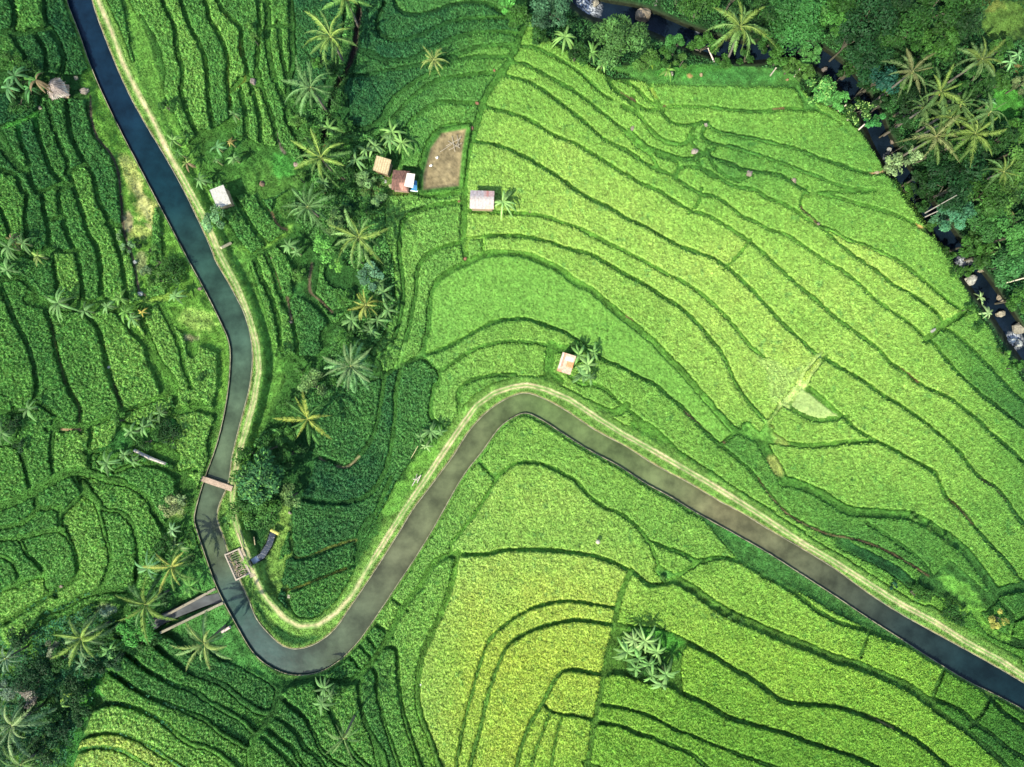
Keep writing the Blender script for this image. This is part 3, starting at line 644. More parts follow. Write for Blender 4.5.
def autolabel(o, look, px, py, skip=None):
    """one landmark of the place and the side on which the thing stands of it"""
    nm, (lx, ly) = min(((k, v) for k, v in LAND.items() if k != skip), key=lambda kv: math.hypot(px-kv[1][0], py-kv[1][1]))
    d = direction(px-lx, py-ly)
    if nm.endswith('corner') or 'photo' in nm: d = 'towards'; 
    PEND.append((o, look, d, nm, math.hypot(px-lx, py-ly)))
ORD = ['', 'second', 'third', 'fourth', 'fifth', 'sixth', 'seventh', 'eighth', 'ninth', 'tenth', 'eleventh', 'twelfth', 'thirteenth']
def settle_labels():
    by = {}
    for r in PEND: by.setdefault((r[1], r[2], r[3]), []).append(r)
    for (look, d, nm), rows in by.items():
        rows.sort(key=lambda r: r[4])
        for i, r in enumerate(rows):
            s = f"{look} {d} {nm}"
            if len(rows) > 1: s = (f"nearest {s}" if i == 0 else f"{ORD[min(i,12)]} nearest {s}")
            r[0]['label'] = s
hid = np.zeros(LAB.max()+1)
TNOISE = vnoise(30, 31, .07)+vnoise(9, 32, .05); DARKP = vnoise(6, 33)+.6*vnoise(3, 34)
CROPH = .55
prof_all = np.clip(D/1.5, 0, 1)**.55
def smooth_field(i): return abs(cx[i]-520) < 60 and abs(cy[i]-310) < 60
rn = rng.normal(0, 1, G.shape).astype(np.float32); rn1 = blur(rn, 1)*1.6
LOWM = SDF['fallow2'] < 0
ncrop = 0; CROPT = np.zeros(G.shape, np.float32)
for i in KEEP:
    m = LAB == i; jj, ii = np.nonzero(m); a0, a1, b0, b1 = jj.min()-2, jj.max()+3, ii.min()-2, ii.max()+3
    a0 = max(a0, 0); b0 = max(b0, 0); sl = (slice(a0, a1), slice(b0, b1)); ms = m[sl]
    # outside the frame keep only a margin
    ms = ms & (GX[sl] > -90) & (GX[sl] < 1114) & (GY[sl] > -90) & (GY[sl] < 857)
    dil = ms.copy()
    for dj in (-1, 0, 1):
        for di in (-1, 0, 1): dil |= np.roll(np.roll(ms, dj, 0), di, 1)
    for dj in (-1, 0, 1):
        for di in (-1, 0, 1): dil2 = dil | np.roll(np.roll(dil, dj, 0), di, 1); dil = dil2 if (dj, di) == (1, 1) else dil
    low = LOWM[sl][ms].mean() > .5
    area = ms.sum(); vis = (inf[sl] & ms); vcx, vcy = (GX[sl][vis].mean(), GY[sl][vis].mean()) if vis.any() else (cx[i], cy[i])
    xs = GX[sl][vis]; ys = GY[sl][vis]; el = 1.0
    if len(xs) > 10:
        ev = np.sort(np.linalg.eigvalsh(np.cov(np.stack([xs, ys])))); el = math.sqrt(ev[1]/max(ev[0], .5))
    smf = smooth_field(i); ch = (.10 if low else .42 if smf else CROPH)*(1+.12*math.sin(i*7.3)); rough = .3 if smf or low else .5
    LF = np.clip((470-vcx)/120, 0, 1) if not smf else 0; rough = rough+LF*.6; ch *= (.72+.12*LF)
    t = .6*float(np.median(TV[sl][ms]))+.4*TV[sl]+TNOISE[sl]*(.8+.5*np.clip((TV[sl]-.85)*5, 0, 1)*(GY[sl] > 540))+(.05+.07*(vcx < 430))*math.sin(i*3.7); 
    z = G[sl]+np.where(ms, np.clip(prof_all[sl], 0, 1)*ch*(1+.10*rn1[sl]*rough)+.03*rough*rn[sl], -.25)
    prof = prof_all[sl]
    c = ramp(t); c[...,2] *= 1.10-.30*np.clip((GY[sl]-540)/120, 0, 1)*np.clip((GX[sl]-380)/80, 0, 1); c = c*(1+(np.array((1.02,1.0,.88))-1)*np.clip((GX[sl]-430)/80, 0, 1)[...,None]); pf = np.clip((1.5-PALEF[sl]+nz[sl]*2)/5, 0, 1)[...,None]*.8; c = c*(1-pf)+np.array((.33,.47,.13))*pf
    if low: c = np.full(c.shape, 1.0)*np.array((.34,.46,.15))*(1+.1*nz2[sl])[...,None]
    elif smf: c = c*.3+np.array((.165,.36,.06))*.7
    dp = np.clip((DARKP[sl]-.75)*2.5, 0, 1)*(.2 if smf else .55)*(0 if low else 1)   # thin patches where the seedlings failed
    c = c*(1-dp[...,None])+c*np.array((.35,.6,.75))*dp[...,None]
    c = c*(1+(.16*rn1[sl]+.12*rn[sl])*(.35 if low else .75+.25*LF)).clip(.4, 1.8)[...,None]
    ty = float(np.median(TV[sl][ms]))
    q = dil[:-1,:-1]&dil[1:,:-1]&dil[1:,1:]&dil[:-1,1:]; ww = dil.shape[1]; ix = np.arange(dil.size).reshape(dil.shape)
    Fq = np.stack([ix[:-1,:-1][q], ix[1:,:-1][q], ix[1:,1:][q], ix[:-1,1:][q]], -1); used = np.unique(Fq); rem = np.zeros(dil.size, np.int64); rem[used] = np.arange(len(used)); Fq = rem[Fq]
    kx = S*(H-z)/H; Vq = np.stack([(GX[sl]-512)*kx, (383.5-GY[sl])*kx, z], -1).reshape(-1, 3)[used]; Cq = c.reshape(-1, 3)[used]
    # tufts
    sel = ms & (prof > .5); pj, pi = np.nonzero(sel); dens = 1.0
    onf = (GX[sl][pj,pi] > -14) & (GX[sl][pj,pi] < 1038) & (GY[sl][pj,pi] > -14) & (GY[sl][pj,pi] < 781); keep = rng.random(len(pj)) < np.where(onf, .95, .35); pj, pi = pj[keep], pi[keep]
    per = 2
    Vb, Fb, Cb = blades(GX[sl][pj,pi].astype(float), GY[sl][pj,pi].astype(float), z[pj,pi].astype(float), c[pj,pi], .12 if low else .20 if smf else .21+.06*LF, .06 if smf or low else .10, per, (.6, 1.35), .20+.10*LF)
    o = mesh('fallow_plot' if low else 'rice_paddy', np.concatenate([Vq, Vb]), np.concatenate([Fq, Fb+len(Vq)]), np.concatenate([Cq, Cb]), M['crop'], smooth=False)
    
    tone = 'pale fallow' if low else 'dark green' if ty < .22 else 'mid green' if ty < .48 else 'fresh green' if ty < .68 else 'light green' if ty < .86 else 'lime green' if ty < 1.0 else 'yellow green'
    av = len(xs); size = 'large ' if av > 9000 else 'tiny ' if av < 600 else ''
    shape = 'plot' if low else 'rice strip' if el > 4.2 else 'rice paddy' 
    tag(o, None, 'fallow plot' if low else 'rice paddy', 'fallow plots' if low else 'terraced rice paddies')
    autolabel(o, f"{size}{tone} {'long ' if el > 7 and not low else ''}{shape}", vcx, vcy)
    ncrop += 1
# grass on every bund, bank and verge: nobody could count it
gm = (D < 1.6) & (SC > 1.0) & (DT > 1.5) & (d1 > 0) & (d2 > 0) & (SDF['pond'] > 1) & (DR > 16) & (GX > -40) & (GX < 1064) & (GY > -40) & (GY < 807)
bare = GC.max(-1)/np.maximum(GC[...,1], .01); gm &= (GC[...,0] < GC[...,1]*.95) | (rng.random(G.shape) < .3)
pj, pi = np.nonzero(gm & (rng.random(G.shape) < .85)); cc = GC[pj,pi]*rng.uniform(.8, 1.5, (len(pj), 1))
Vb, Fb, Cb = blades(GX[pj,pi].astype(float), GY[pj,pi].astype(float), G[pj,pi].astype(float), cc, .20, .065, 2, (.3, 1.1))
tag(mesh('grass', Vb, Fb, Cb, M['crop']), 'green grass growing on the bunds, banks and canal verges', 'grass', kind='stuff')
# ------------------------------------------------------------------ ribbons: canal, track, river, channel water
def ribbon(name, Lp, Rp, z, mat, colf, nx=8, lift=0.0, kind='structure'):
    n = len(Lp); V, C = [], []
    for a, b in zip(Lp, Rp):
        for k in range(nx+1):
            t = k/nx; p = a*(1-t)+b*t; zz = (zg(p[0], p[1])+lift) if z is None else z; V.append(w3(p[0], p[1], zz)); C.append(colf(p[0], p[1], t))
    F = grid_faces(nx+1, n); o = mesh(name, np.array(V), F, np.array(C), mat, smooth=True); tag(o, kind=kind); return o
def resample(P, n):
    P = np.array(P); s = np.concatenate([[0], np.cumsum(np.hypot(*np.diff(P, axis=0).T))]); t = np.linspace(0, s[-1], n); return np.stack([np.interp(t, s, P[:,0]), np.interp(t, s, P[:,1])], -1)
WC = [(80,0,.004,.03,.085),(130,110,.004,.032,.085),(180,200,.008,.045,.08),(215,270,.025,.06,.065),(240,340,.045,.08,.085),(225,440,.075,.10,.085),(205,500,.07,.095,.085),(225,560,.09,.105,.08),(232,592,.03,.07,.095),(280,650,.035,.065,.085),(330,650,.065,.085,.075),(400,560,.10,.10,.085),(480,430,.11,.12,.085),(540,405,.10,.14,.07),(620,455,.11,.14,.08),(680,490,.12,.13,.09),(720,510,.17,.145,.115),(790,550,.11,.11,.09),(850,590,.05,.055,.055),(900,625,.02,.032,.045),(960,665,.008,.02,.035),(1024,700,.004,.014,.028)]  # silt tones; upper left blue is sky reflection and shade painted in
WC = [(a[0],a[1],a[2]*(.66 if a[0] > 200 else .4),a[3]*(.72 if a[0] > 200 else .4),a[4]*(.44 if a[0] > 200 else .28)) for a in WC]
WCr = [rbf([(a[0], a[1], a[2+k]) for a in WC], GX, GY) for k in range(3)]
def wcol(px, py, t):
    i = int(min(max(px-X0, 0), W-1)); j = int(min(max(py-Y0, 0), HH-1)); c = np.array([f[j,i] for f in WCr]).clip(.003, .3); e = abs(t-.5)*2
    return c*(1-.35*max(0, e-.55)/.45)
n = 500; cl, cr = resample(CL, n), resample(CR, n)
# pair the two banks by nearest crossing so that bends do not shear
crd = resample(CR, 4000); j = 0; pr = []
for p in cl:
    lo, hi = max(0, j), min(4000, j+60); k = lo+int(np.argmin(np.hypot(*(crd[lo:hi]-p).T))); j = max(j, k); pr.append(crd[k])
pr = np.array(pr); mid = (cl+pr)/2; out = (cl-pr)/np.linalg.norm(cl-pr, axis=1)[:,None]
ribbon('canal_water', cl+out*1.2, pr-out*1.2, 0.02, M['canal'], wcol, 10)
# kerb of stone along both banks
def lip(name, P, label, w=.38, zt=.34):
    mb = MB(); P = resample(P, 600); P = P[(P[:,0] > -70) & (P[:,0] < 1090) & (P[:,1] > -70)]; 
    d = np.gradient(P, axis=0); d /= np.linalg.norm(d, axis=1)[:,None]; nrm = np.stack([-d[:,1], d[:,0]], -1); V = []; C = []
    for p, q in zip(P, nrm):
        wv = w*(1+.35*random.uniform(-1, 1)); zt2 = zt+random.uniform(-.03, .03)
        for a, z in ((-wv, -.9), (-wv, zt2), (wv, zt2), (wv, -.9)): V.append(w3(*(p+q*a), z)); C.append(np.array((.19,.18,.11))*random.uniform(.55, 1.25)*(1, .95, .85)[0])
    n_ = len(P); F = [[i*4+k, i*4+(k+1)%4, (i+1)*4+(k+1)%4, (i+1)*4+k] for i in range(n_-1) for k in range(4)]
    mb.add(V, F, np.array(C)); return tag(mb.build(name, M['concrete']), label, 'canal kerb', 'stone kerbs lining the canal')
lip('canal_kerb', CL, 'thin weathered stone kerb on the outer bank, across the water from the track')
lip('canal_kerb', CR, 'thin weathered stone kerb on the bank that carries the dirt track')
# dirt track
tr = resample(TRACK, 700); d = np.gradient(tr, axis=0); d /= np.linalg.norm(d, axis=1)[:,None]; nm_ = np.stack([-d[:,1], d[:,0]], -1)
def tcol(px, py, t):
    e = abs(t-.5)*2; sand = np.array((.40,.32,.18)); gr = np.array((.12,.21,.05)); one = 1 if (py < 170 and px < 200) or (px < 400 and py > 560) else 0
    w = (1-min(1, e*1.15)) if one else math.exp(-((e-.48)/.22)**2); w = w*random.uniform(.5, 1.1)+random.uniform(-.12, .1)+.25*float(nz2[min(max(int(py-Y0),0),HH-1), min(max(int(px-X0),0),W-1)])
    if not one and py > 200 and px < 262: w = w*.65+.1
    w = min(max(w, 0), 1); return sand*w+gr*(1-w)
ribbon('dirt_track', tr-nm_*3.4, tr+nm_*3.4, None, M['ground'], tcol, 14, .05)
# river
rv = resample(RIVER, 600); d = np.gradient(rv, axis=0); d /= np.linalg.norm(d, axis=1)[:,None]; nn = np.stack([-d[:,1], d[:,0]], -1)
def rcol(px, py, t):
    f = 0.0
    for (fx, fy, fr) in ((590,8,9),(596,26,4),(583,3,5),(1014,341,7),(962,262,5),(890,158,5),(700,30,3)):
        f = max(f, math.exp(-((px-fx)**2+(py-fy)**2)/fr**2))
    f = min(1, f*random.uniform(0, 1.5)**2) if f > .12 else 0
    return np.array((.004,.009,.016))*(1-f)+np.array((.45,.48,.5))*f
ribbon('river_water', rv-nn*14, rv+nn*14, -9.3, M['river'], rcol, 40)
ch = resample(CH1, 20); d = np.gradient(ch, axis=0); d /= np.linalg.norm(d, axis=1)[:,None]; nn = np.stack([-d[:,1], d[:,0]], -1)
ribbon('channel_water', ch-nn*4.8, ch+nn*4.8, -.42, M['canal'], lambda x, y, t: np.array((.045,.05,.05))*random.uniform(.8, 1.2), 4)
ch = resample(CH2, 20); d = np.gradient(ch, axis=0); d /= np.linalg.norm(d, axis=1)[:,None]; nn = np.stack([-d[:,1], d[:,0]], -1)
ribbon('channel_water', ch-nn*3, ch+nn*3, -.6, M['river'], lambda x, y, t: np.array((.55,.6,.66)) if math.hypot(x-254, y-560) < 4.5 else np.array((.025,.035,.05)), 6)
# silty floor of the pond
pp = parse(POLYS_NC['pond']); pv = [w3(x, y, -3.02) for x, y in pp]

def tubes(name, label, cat, segs, r, c, group=None, mat=None):
    mb = MB()
    for s in segs: mb.tube(s, r, np.array(c)*random.uniform(.85, 1.1), 7)
    return tag(mb.build(name, mat or M['wood']), label, cat, group)
# ------------------------------------------------------------------ weir, sluice, channel walls
def beam(name, label, a, b, w, zt, h, c, cat, group=None, mat=None, jag=.04):
    A, B = np.array(w3(*a, zt)), np.array(w3(*b, zt)); n_ = 9; mb = MB(); d = (B-A)[:2]; d /= np.linalg.norm(d); q = np.array((-d[1], d[0]))*w/2; V = []; C = []
    for i in range(n_):
        p = A+(B-A)*i/(n_-1); 
        for s_, z in ((-1, zt-h), (-1, zt), (1, zt), (1, zt-h)):
            V.append((p[0]+s_*q[0]*(1+random.uniform(-jag, jag)), p[1]+s_*q[1]*(1+random.uniform(-jag, jag)), z+random.uniform(-.02, .02))); C.append(np.array(c)*random.uniform(.75, 1.15))
    F = [[i*4+k, i*4+(k+1)%4, (i+1)*4+(k+1)%4, (i+1)*4+k] for i in range(n_-1) for k in range(4)]+[[0,1,2,3],[(n_-1)*4+k for k in (3,2,1,0)]]
    mb.add(V, F, np.array(C)); o = mb.build(name, mat or M['concrete']); 
    return tag(o, label, cat, group)
beam('canal_weir', 'narrow pinkish concrete weir beam crossing the left arm of the canal', (200,478), (232,489), .75, .55, 1.6, (.27,.20,.14), 'weir')
beam('channel_wall', 'upper pale concrete wall of the short side channel', (150,624), (215,589), .33, .55, 1.9, (.19,.165,.115), 'channel wall', 'walls of the side channel')
beam('channel_wall', 'lower pale concrete wall of the short side channel', (160,633), (223,603), .33, .55, 1.9, (.18,.165,.11), 'channel wall', 'walls of the side channel')
beam('culvert_walkway', 'tan planked walkway between the sluice frame and the culvert mouth', (240,549), (253,577), .75, .55, .5, (.26,.22,.14), 'walkway', mat=M['wood'])
sq = [(225,555),(239,549),(250,573),(236,580)]; c0 = w3(237.5,564,0.0); root = empty('sluice_frame', c0); tag(root, 'square pale concrete sluice frame with a debris covered grate in the canal', 'sluice')
mb = MB(); P4 = [np.array(w3(x, y, .62))-np.array(c0) for x, y in sq]
for a, b in zip(P4, P4[1:]+P4[:1]):
    d = b-a; L_ = np.linalg.norm(d); mb.box((a+b)/2-np.array((0,0,.12)), (L_+.16, .18, .24+random.uniform(0,.02)), (.28,.235,.18), math.atan2(d[1], d[0]))
mb.build('frame', M['concrete'], root)
for p in P4: m_ = MB(); m_.box(p-np.array((0,0,1.35)), (.26,.26,2.2), (.45,.38,.3), math.atan2((P4[1]-P4[0])[1], (P4[1]-P4[0])[0])); m_.build('pier', M['concrete'], root)
mb = MB(); u = P4[1]-P4[0]; v = P4[3]-P4[0]
for k in range(1, 12): mb.tube([P4[0]+v*k/12-np.array((0,0,.22)), P4[0]+v*k/12+u-np.array((0,0,.22))], .035, (.17,.14,.12), 6)
mb.build('grate', M['wood'], root)
mb = MB()
for k in range(70):
    p = P4[0]+u*random.uniform(.08,.92)+v*random.uniform(.06,.94)-np.array((0,0,.14)); a = random.uniform(0, 6.3); l = random.uniform(.15, .55); mb.tube([p, p+np.array((math.cos(a)*l/2, math.sin(a)*l/2, .04)), p+np.array((math.cos(a+.3)*l, math.sin(a+.3)*l, 0))], .03, np.array((.27,.2,.15))*random.uniform(.35, 1.7), 5)
mb.build('debris', M['wood'], root)
tubes('wood_pole', 'yellow board laid over the end of the culvert ditch', 'plank', [[pos(271,530,.7), pos(279,534,.7)]], .22, (.5,.45,.1))
tubes('wood_pole', 'short tan pole standing in grass above the sluice frame', 'pole', [[pos(238,533,.4), pos(243,549,.5)]], .1, (.45,.36,.2))
tubes('wood_pole', 'stubby pale pole beside the big leafy tree above the culvert', 'pole', [[pos(254,537,.4), pos(255,545,.4)]], .07, (.45,.36,.2))
tubes('fallen_log', 'bleached white log lying beside dark bananas on the left terraces', 'log', [[pos(134,450,.5), pos(150,458,.55), pos(166,464,.45)]], [.22,.25,.2], (.34,.30,.25))
tubes('fallen_log', 'pinkish pale log end poking out from under a palm by the canal', 'log', [[pos(222,632,.6), pos(230,627,.7)]], .2, (.40,.31,.27))
tubes('fallen_log', 'yellowish log lying on the grass between the white roofed hut and the track', 'log', [[pos(221,248,.2), pos(231,243,.25)]], .2, (.36,.31,.18))
a, b, c = pos(413,484,.35), pos(417,478,.5), pos(420,480,.35)
tubes('forked_sticks', 'forked white sticks lying on the verge beside the track', 'sticks', [[pos(412,486,.3), pos(416,479,.5)], [pos(416,479,.45), pos(417,474,.4)], [pos(416,480,.4), pos(421,475,.4)], [pos(417,483,.3), pos(421,475,.45)], [pos(413,479,.3), pos(418,480,.45)]], .07, (.36,.34,.25))
tubes('bamboo_pole', 'slim bamboo pole leaning beside the small bananas above the track', 'bamboo pole', [[pos(410,460,.3), pos(418,446,.8)]], .05, (.4,.38,.18))
# bamboo sticks in the pond
segs = []
for (x, y, x2, y2) in ((446,146,461,138),(449,150,462,143),(452,136,455,152),(457,135,459,148),(440,152,452,144),(448,141,460,148),(461,136,456,146)): segs.append([w3(x, y, -2.95), w3(x2, y2, -2.8)])
tubes('bamboo_sticks', 'pale bamboo sticks fallen in a heap at the top of the mud pond', 'bamboo sticks', segs, .04, (.30,.26,.19))
for x, y, lb in ((431,166,'larger white plastic scrap on the mud, left side of the pond'), (437,158,'tiny pale scrap on the mud in the middle of the pond')):
    mb = MB(); p = w3(x, y, -2.98); V = [(p[0]+.22*math.cos(k*.9)*random.uniform(.6,1.2), p[1]+.2*math.sin(k*.9)*random.uniform(.6,1.2), p[2]+.12+random.uniform(-.03,.06)) for k in range(7)]; V2 = [(a_[0], a_[1], a_[2]-.05) for a_ in V]
    mb.add(V+V2, [list(range(7)), list(range(13, 6, -1))]+[[k, k+7, (k+1)%7+7, (k+1)%7] for k in range(7)], (.7,.68,.6)); tag(mb.build('plastic_scrap', M['roof']), lb, 'scrap')

# ------------------------------------------------------------------ rocks
def rock(px, py, r, label, c=(.36,.27,.2), name='rock', cat='rock', z=None, sq=.6, el=1.0, rot=0, group=None):
    n1, n2 = 7, 11; ph = [random.uniform(0, 6) for _ in range(6)]; V = [(0,0,1.)]; 
    for i in range(1, n1):
        t = math.pi*i/n1
        for k in range(n2): p = 2*math.pi*k/n2; V.append((math.sin(t)*math.cos(p), math.sin(t)*math.sin(p), math.cos(t)))
    V.append((0,0,-1.)); V = np.array(V); f = 1+.16*np.sin(2.3*V[:,0]+ph[0])+.14*np.sin(3.1*V[:,1]+ph[1])+.12*np.sin(4*V[:,2]+ph[2])+rng.normal(0, .10, len(V)); V = V*f[:,None]; V = np.sign(V)*np.abs(V)**.85
    F = [[0, 1+k, 1+(k+1)%n2] for k in range(n2)]+[[1+(i-1)*n2+k, 1+i*n2+k, 1+i*n2+(k+1)%n2, 1+(i-1)*n2+(k+1)%n2] for i in range(1, n1-1) for k in range(n2)]+[[len(V)-1, 1+(n1-2)*n2+(k+1)%n2, 1+(n1-2)*n2+k] for k in range(n2)]
    rr = r*S*(.8 if name == 'stone' else 1); V = V*np.array((rr*el, rr/el, rr*sq)); a = R(rot); V = V@np.array([[math.cos(a),math.sin(a),0],[-math.sin(a),math.cos(a),0],[0,0,1]])
    p = w3(px, py, z if z is not None else zg(px, py)+rr*sq*.3); mb = MB(); mb.add(V, F, np.array(c)*np.array((.46,.50,.47))*rng.uniform(.65, 1.15, (len(V), 1))); o = mb.build(name, M['stone'], smooth=False); o.location = p
    return tag(o, label, cat, group)
RB = 'boulders in the river'
for x, y, r, el, rot, lb, c in [(643,14,7.5,1.25,-10,'large tan boulder, broadest at the river\'s top edge',(.42,.31,.22)),(655,4,6,.8,0,'ridged grey boulder right at the top edge above the broad tan one',(.30,.26,.23)),(668,13,4,1,0,'rounded brown boulder in dark water right of the large tan one',(.30,.22,.16)),(675,4,4,1,0,'brown boulder touching the top edge of the photo in dark water',(.32,.23,.17)),
    (596,3,3.4,1,0,'small pale boulder in white water at the top edge',(.5,.42,.33)),(594,23,3,1.2,20,'small pale boulder beside foam under the round leafy tree',(.55,.5,.45)),(891,131,2.8,1,0,'small round brown boulder in the shaded river bend',(.3,.22,.18)),(901,142,5,1.3,20,'pinkish brown boulder on the right of the shaded river bend',(.36,.26,.2)),(893,141,3,1,0,'small boulder between two others in the shaded river bend',(.33,.25,.2)),
    (889,150,2.4,1,0,'lowest small boulder of the shaded river bend, near foam',(.5,.48,.45)),(971,280,6.5,1.1,30,'large white boulder left of the driftwood in the river',(.62,.56,.5)),(988,268,8,1.7,12,'long flat pale boulder across the river\'s right bank',(.46,.37,.26)),(1001,298,4,1.2,-20,'tan boulder at the right bank below the long flat one',(.42,.33,.24)),
    (1001,314,4,1.1,10,'oval cream boulder alone in dark water',(.55,.45,.33)),(1020,328,7,1,0,'big grey tan boulder cut by the right edge of the photo',(.40,.34,.27)),(1011,341,4,1.3,0,'white foam washed boulder below the big grey tan one',(.7,.7,.7)),(1019,343,4,1,0,'pale boulder in foam at the right edge',(.65,.63,.6)),
    (969,262,3,1.2,0,'small grey boulder in the narrow dark water',(.35,.33,.3)),(697,52,3,1,0,'brown boulder half hidden by bushes under the river palm',(.3,.25,.2)),(816,76,4,1.2,0,'dim brown boulder in the shadow under the dense trees',(.3,.22,.17)),(824,70,3,1,0,'smaller dim boulder in the shadow under the dense trees',(.28,.22,.2)),(808,80,3,1,0,'leftmost dim boulder in the shadow under the dense trees',(.3,.2,.15))]:
    rock(x, y, r, lb, c, 'river_boulder', 'boulder', -8.95+r*S*.25, .75, el, rot, RB)
for x, y, r, lb, c in [(85,91,4.5,'pinkish grey stone slab right of the thatched hut',(.48,.37,.3)),(76,78,2.4,'small pale stone above right of the thatched hut',(.45,.37,.25)),(40,108,2.2,'small pale stone below left of the thatched hut',(.5,.4,.3)),(109,367,1.8,'white stone on the bund between two left hand paddies',(.8,.78,.7)),(61,586,2.2,'pinkish stone where left hand bunds cross',(.45,.32,.28)),(21,617,2,'brown stone on the lowest left bund',(.42,.32,.22)),
    (253,81,4,'grey pink stone heap at the foot of a curved bund, upper left',(.4,.3,.27)),(296,164,3,'pinkish stone left of the palms\' gully',(.5,.35,.3)),(325,146,2.6,'rust red stone among bananas in the gully',(.5,.2,.09)),(262,184,3.4,'flat reddish stone on the smooth grass mound',(.36,.22,.15)),(299,166,1.6,'tiny white stone left of the palms\' gully',(.6,.55,.5)),
    (494,70,2,'reddish stone on the bund path, highest of a row of four',(.42,.2,.12)),(477,103,2.2,'reddish stone on the bund path above the mud pond',(.42,.2,.12)),(472,129,2.6,'reddish stone on the bund path just right of the mud pond',(.42,.2,.12)),(459,201,2,'reddish stone on the bund path left of the pale metal roofed hut',(.42,.2,.12)),(465,259,2,'reddish stone at the lower end of the bund path',(.42,.2,.12)),
    (530,211,2,'pinkish stone in the notch right of the hut\'s banana plant',(.5,.35,.25)),(394,359,2,'topmost of three orange red stones on the terrace junction',(.5,.2,.09)),(391,364,1.8,'middle of three orange red stones on the terrace junction',(.5,.22,.1)),(389,368,2,'lowest of three orange red stones on the terrace junction',(.5,.2,.09)),
    (421,685,1.6,'tiny white stone on the bund beside the yellow green paddies',(.8,.78,.7)),(691,100,3.6,'dark brown stone heap in the uppermost right terrace',(.24,.16,.11)),(632,129,2.8,'grey tan stone at the tip of a terrace wedge',(.42,.34,.26)),(695,151,3.8,'broad pinkish white stone on the terraces below the slope',(.55,.43,.36)),(749,174,3.6,'upright grey stone among small terraces below the slope',(.42,.33,.27)),
    (706,125,2.4,'pale stone between two narrow upper terraces',(.5,.42,.33)),(736,163,2.2,'small stone right of the upright grey one',(.42,.33,.27)),(671,74,3,'cream stone at the foot of the riverside bushes',(.55,.48,.33)),(701,75,2.4,'orange tinted stone on the grass slope under the river palm',(.5,.36,.2)),(787,80,2.2,'orange brown stone on the grass slope near slim trunks',(.45,.28,.15)),(794,181,3.6,'pinkish wedge shaped stone on the right hand terraces',(.5,.38,.3)),
    (818,224,2.2,'small pink stone where two right hand bunds meet',(.5,.36,.28)),(933,330,3.4,'grey white stone in a notch near the river, right side',(.55,.5,.45)),(909,372,2.4,'reddish stone on a bund far right, below the notch',(.45,.28,.15)),(1022,563,2,'pinkish stone at the right edge of the photo',(.5,.36,.28)),(876,172,3.2,'tan flat stone at the right tip of a terrace above the river',(.5,.38,.26)),(141,294,3.2,'whitish stone at the corner of the scrub by the canal',(.6,.57,.5)),(135,262,2.2,'grey stone in the crack beside the scrub by the canal',(.45,.45,.43)),
    (200,289,2.6,'brownish stone on the canal\'s left bank',(.28,.2,.15)),(228,290,1.6,'small stone on the right edge',(.5,.4,.3)),(290,513,2,'pale stone beside the path of the inner bend',(.55,.45,.35)),(289,596,2.2,'pale stone at the corner of the lowest inner plot',(.6,.5,.4)),(272,258,2.2,'pinkish stone at the top of a soil seam below the grass ramp',(.5,.37,.28)),(290,322,2,'pinkish stone at the lower end of a soil seam',(.5,.37,.28)),(292,303,1.8,'small cream stone between plots beside the soil seam',(.5,.4,.3))]:
    if (x, y) == (228, 290): continue
    rock(x, y, r, lb, c, 'stone', 'stone', None, .8, 1.15, random.uniform(0, 180))
# stake with a white top
root = empty('field_stake', pos(597,540)); tag(root, 'wooden field stake with a pale domed cap standing alone in a paddy', 'stake')
mb = MB(); mb.tube([(0,0,0),(0,0,1.25)], .05, (.25,.18,.12), 8); mb.build('pole', M['wood'], root)
mb = MB(); V = [(.32*math.sin(t)*math.cos(p), .32*math.sin(t)*math.sin(p), 1.12+.3*math.cos(t)) for t in (.05,.5,.9,1.25,1.55) for p in [k*.6283 for k in range(10)]]
mb.add(V, [[i*10+k, i*10+(k+1)%10, (i+1)*10+(k+1)%10, (i+1)*10+k] for i in range(4) for k in range(10)]+[list(range(10))[::-1], list(range(40,50))], (.34,.3,.23)); mb.build('cap', M['roof'], root)

